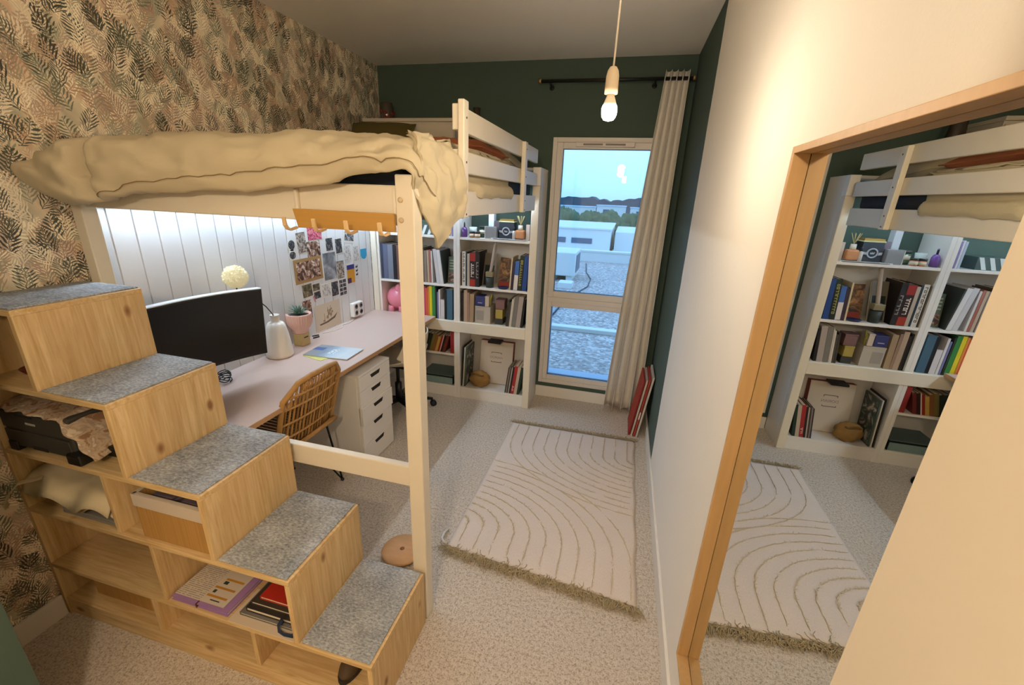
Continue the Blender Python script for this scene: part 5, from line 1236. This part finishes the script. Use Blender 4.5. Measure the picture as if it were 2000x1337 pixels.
# canvases leaning in the corner
for i, (x, lean, hgt, c, lab) in enumerate(((2.222, 7, .46, 'A02C24', 'red canvas standing outermost against the curtain'), (2.241, 7, .47, 'B8A898', 'beige canvas, second from the curtain'), (2.258, 7, .48, '9C3028', 'red and white canvas, third from the curtain'), (2.277, 7, .50, 'C9BDAE', 'pale canvas resting against the green wall'))):
    t_ = thing('canvas', lab, 'canvas', (x, -.462 - .006 * i, .0005), rot=(0, R(lean), 0))
    part('panel', B(0, .013, .0, .27, 0, hgt), cm(c), t_, local=True, bev=.001)
    part('edge', B(.001, .012, -.002, 0, .002, hgt - .002), cm(('8E241E', 'C7B8A6', 'A63A30', 'D3C8BA')[i]), t_, local=True)
    if i == 2:
        part('label', B(.002, .011, -.003, -.002, .15, .21), PAPER, t_, local=True)

# ------------------------------------------------------------------ mirror in a deep oak frame
def mirror_mat():
    m = bpy.data.materials.new('mirror_silver'); g = NT(m); b = g.n('BsdfGlossy'); b.inputs['Color'].default_value = (.86, .88, .86, 1); b.inputs['Roughness'].default_value = .0
    g.l(b.outputs[0], g.out.inputs[0]); return m
MY0, MY1, MZ0, MZ1 = -3.088, -2.4240, .4120, 1.7840
XM, XO, FT = 2.3454, 2.3155, .013
mi = thing('wall_mirror', 'tall mirror in an oak box frame on the cream wall', 'mirror', ((XM + XO) / 2, (MY0 + MY1) / 2, MZ0))
part('glass', B(XM, XM + .004, MY0 + .004, MY1 - .004, MZ0 + .004, MZ1 - .004), mirror_mat(), mi)
part('backing', B(XM + .0045, W - .0005, MY0 + .005, MY1 - .003, MZ0 + .003, MZ1 - .003), BLACK, mi)
def frame_piece(n_, y0, y1, z0, z1): part(n_, B(XO, XM - .0002, y0, y1, z0, z1), OAK, mi, bev=.001)
frame_piece('frame_stile', MY1 - FT, MY1, MZ0, MZ1); frame_piece('frame_stile', MY0, MY0 + FT, MZ0, MZ1)
frame_piece('frame_rail', MY0 + FT, MY1 - FT, MZ1 - FT, MZ1); frame_piece('frame_rail', MY0 + FT, MY1 - FT, MZ0, MZ0 + FT)

# ------------------------------------------------------------------ rug
TL, TR, BR_, BL = Vector((1.3476, -.5634, 0)), Vector((2.2715, -.5544, 0)), Vector((2.2611, -1.9503, 0)), Vector((1.3413, -1.869, 0))
RW_, RL_ = .925, 1.35
def rug_pt(u, v, z=0.0):
    a, b_ = u / RW_, v / RL_
    p = (TL * (1 - a) + TR * a) * (1 - b_) + (BL * (1 - a) + BR_ * a) * b_
    return Vector((p.x, p.y, z))
def rug_mat():
    m = bpy.data.materials.new('rug_cotton'); g = NT(m); p = g.n('NewGeometry').outputs['Position']
    mp_ = g.n('Mapping'); g.l(p, mp_.inputs[0]); mp_.inputs['Scale'].default_value = (220, 90, 1)
    n1 = g.noise(mp_.outputs[0], 1, 3); n2 = g.noise(p, 9, 3)
    c = g.mix(n1, lin('CFC1B4'), lin('E8DBD0')); c = g.mix(g.math('MULTIPLY', n2, .35), c, lin('D3C3B6'))
    g.bsdf(c, .95, 0, .05, n1, .35, .002); return m
RUGM = rug_mat(); TUFT = mat('tuft_sand', 'CDBBA0', .95, var=.15, vscale=60); FRN = mat('fringe_khaki', 'AC9A78', .95, var=.2, vscale=30)
rug = thing('area_rug', 'beige cotton rug with tufted arcs and khaki fringes on the carpet', 'rug', (1.8, -1.24, 0))
def rtop(u, v):
    uu, vv = u * RW_, v * RL_
    wv = .004 * math.sin(vv * 21 + .6 * math.sin(uu * 9)) if u > .96 else 0
    return rug_pt(uu + wv, vv, .011 + .002 * mnoise.noise(Vector((uu * 6, vv * 6, 0))) - (.006 if u in (0, 1) or v in (0, 1) else 0))
q_ = part('weave', MB().grid(rtop, 46, 60), RUGM, rug); solidify(q_, .010, -1)
rnd = random.Random(21)
def tuft_line(pts):
    mb = MB(); jit = [p + Vector((rnd.uniform(-.002, .002), rnd.uniform(-.002, .002), -.001)) for p in pts]
    i = 0
    while i < len(jit) - 2:
        n = min(rnd.randint(4, 16), len(jit) - i)
        seg = jit[i:i + n]
        if len(seg) > 2: mb.tube(seg, [.0006] + [rnd.uniform(.0018, .0034) for _ in seg[2:]] + [.0006], 5)
        i += n - 1 if rnd.random() < .7 else n + 1
    for i in range(len(jit) - 1):
        for s in range(3):
            if rnd.random() < .4: continue
            p = jit[i].lerp(jit[i + 1], rnd.random()); d = Vector((rnd.uniform(-1, 1), rnd.uniform(-1, 1), rnd.uniform(.1, .45))).normalized() * rnd.uniform(.006, .015); sd_ = Vector((-d.y, d.x, 0)).normalized() * .0018
            mb.add([p - sd_, p + sd_, p + d + sd_ * .6, p + d - sd_ * .6], [(0, 1, 2, 3)])
    return mb
def clip_(pts):
    return [p for p in pts if .012 < p[0] < RW_ - .008 and .012 < p[1] < RL_ - .012]
for k_ in range(11):
    b_ = .045 + k_ * .049; a = 1.66 * b_; cu_, cv = .945, .26
    pts = [(cu_ - a, cv * i / 10) for i in range(10)] + [(cu_ - a * math.cos(t), cv + b_ * math.sin(t)) for t in [i / 44 * math.pi / 2 for i in range(45)]]
    pts = clip_(pts)
    if len(pts) > 4: part('tuft_arc', tuft_line([rug_pt(u, v, .014) for u, v in pts]), TUFT, rug)
for k_ in range(11):
    b_ = .045 + k_ * .056; a = 1.52 * b_; cu_, cv = -.02, 1.16
    pts = [(cu_ + a * math.sin(t), cv - b_ * math.cos(t)) for t in [i / 44 * math.pi / 2 for i in range(45)]] + [(cu_ + a, cv + .19 * i / 8) for i in range(1, 9)]
    pts = clip_(pts)
    if len(pts) > 4: part('tuft_arc', tuft_line([rug_pt(u, v, .014) for u, v in pts]), TUFT, rug)
def fringe(v, sgn, ln, n, dense=1):
    mb = MB()
    for i in range(n):
        u = (i + rnd.random()) / n * (RW_ + .02) - .01; p0 = rug_pt(u, v, .010)
        L = ln * rnd.uniform(.5, 1.25); a = rnd.gauss(0, .55); cur_ = rnd.gauss(0, 1.0); pts = [p0]; d = math.atan2(sgn, 0) + a
        for s in range(4):
            d += cur_ * .35; q = pts[-1] + Vector((math.cos(d), math.sin(d), 0)) * L / 4; q.z = max(.004, .012 + rnd.uniform(-.006, .010)); pts.append(q)
        mb.tube(pts, [.0022, .0022, .002, .0018, .001], 4)
    return mb
part('fringe', fringe(RL_, -1, .060, 620), FRN, rug, kind='stuff'); part('fringe', fringe(0, 1, .034, 360), FRN, rug, kind='stuff')
# pale thread ends beside the post
solo('charging_cable', MB().tube([(1.335, -1.852, .004), (1.315, -1.846, .008), (1.30, -1.83, .012), (1.298, -1.79, .014), (1.306, -1.76, .006)], .006, 6), WHITE, 'short white cable on the carpet by the rug corner', 'cable')
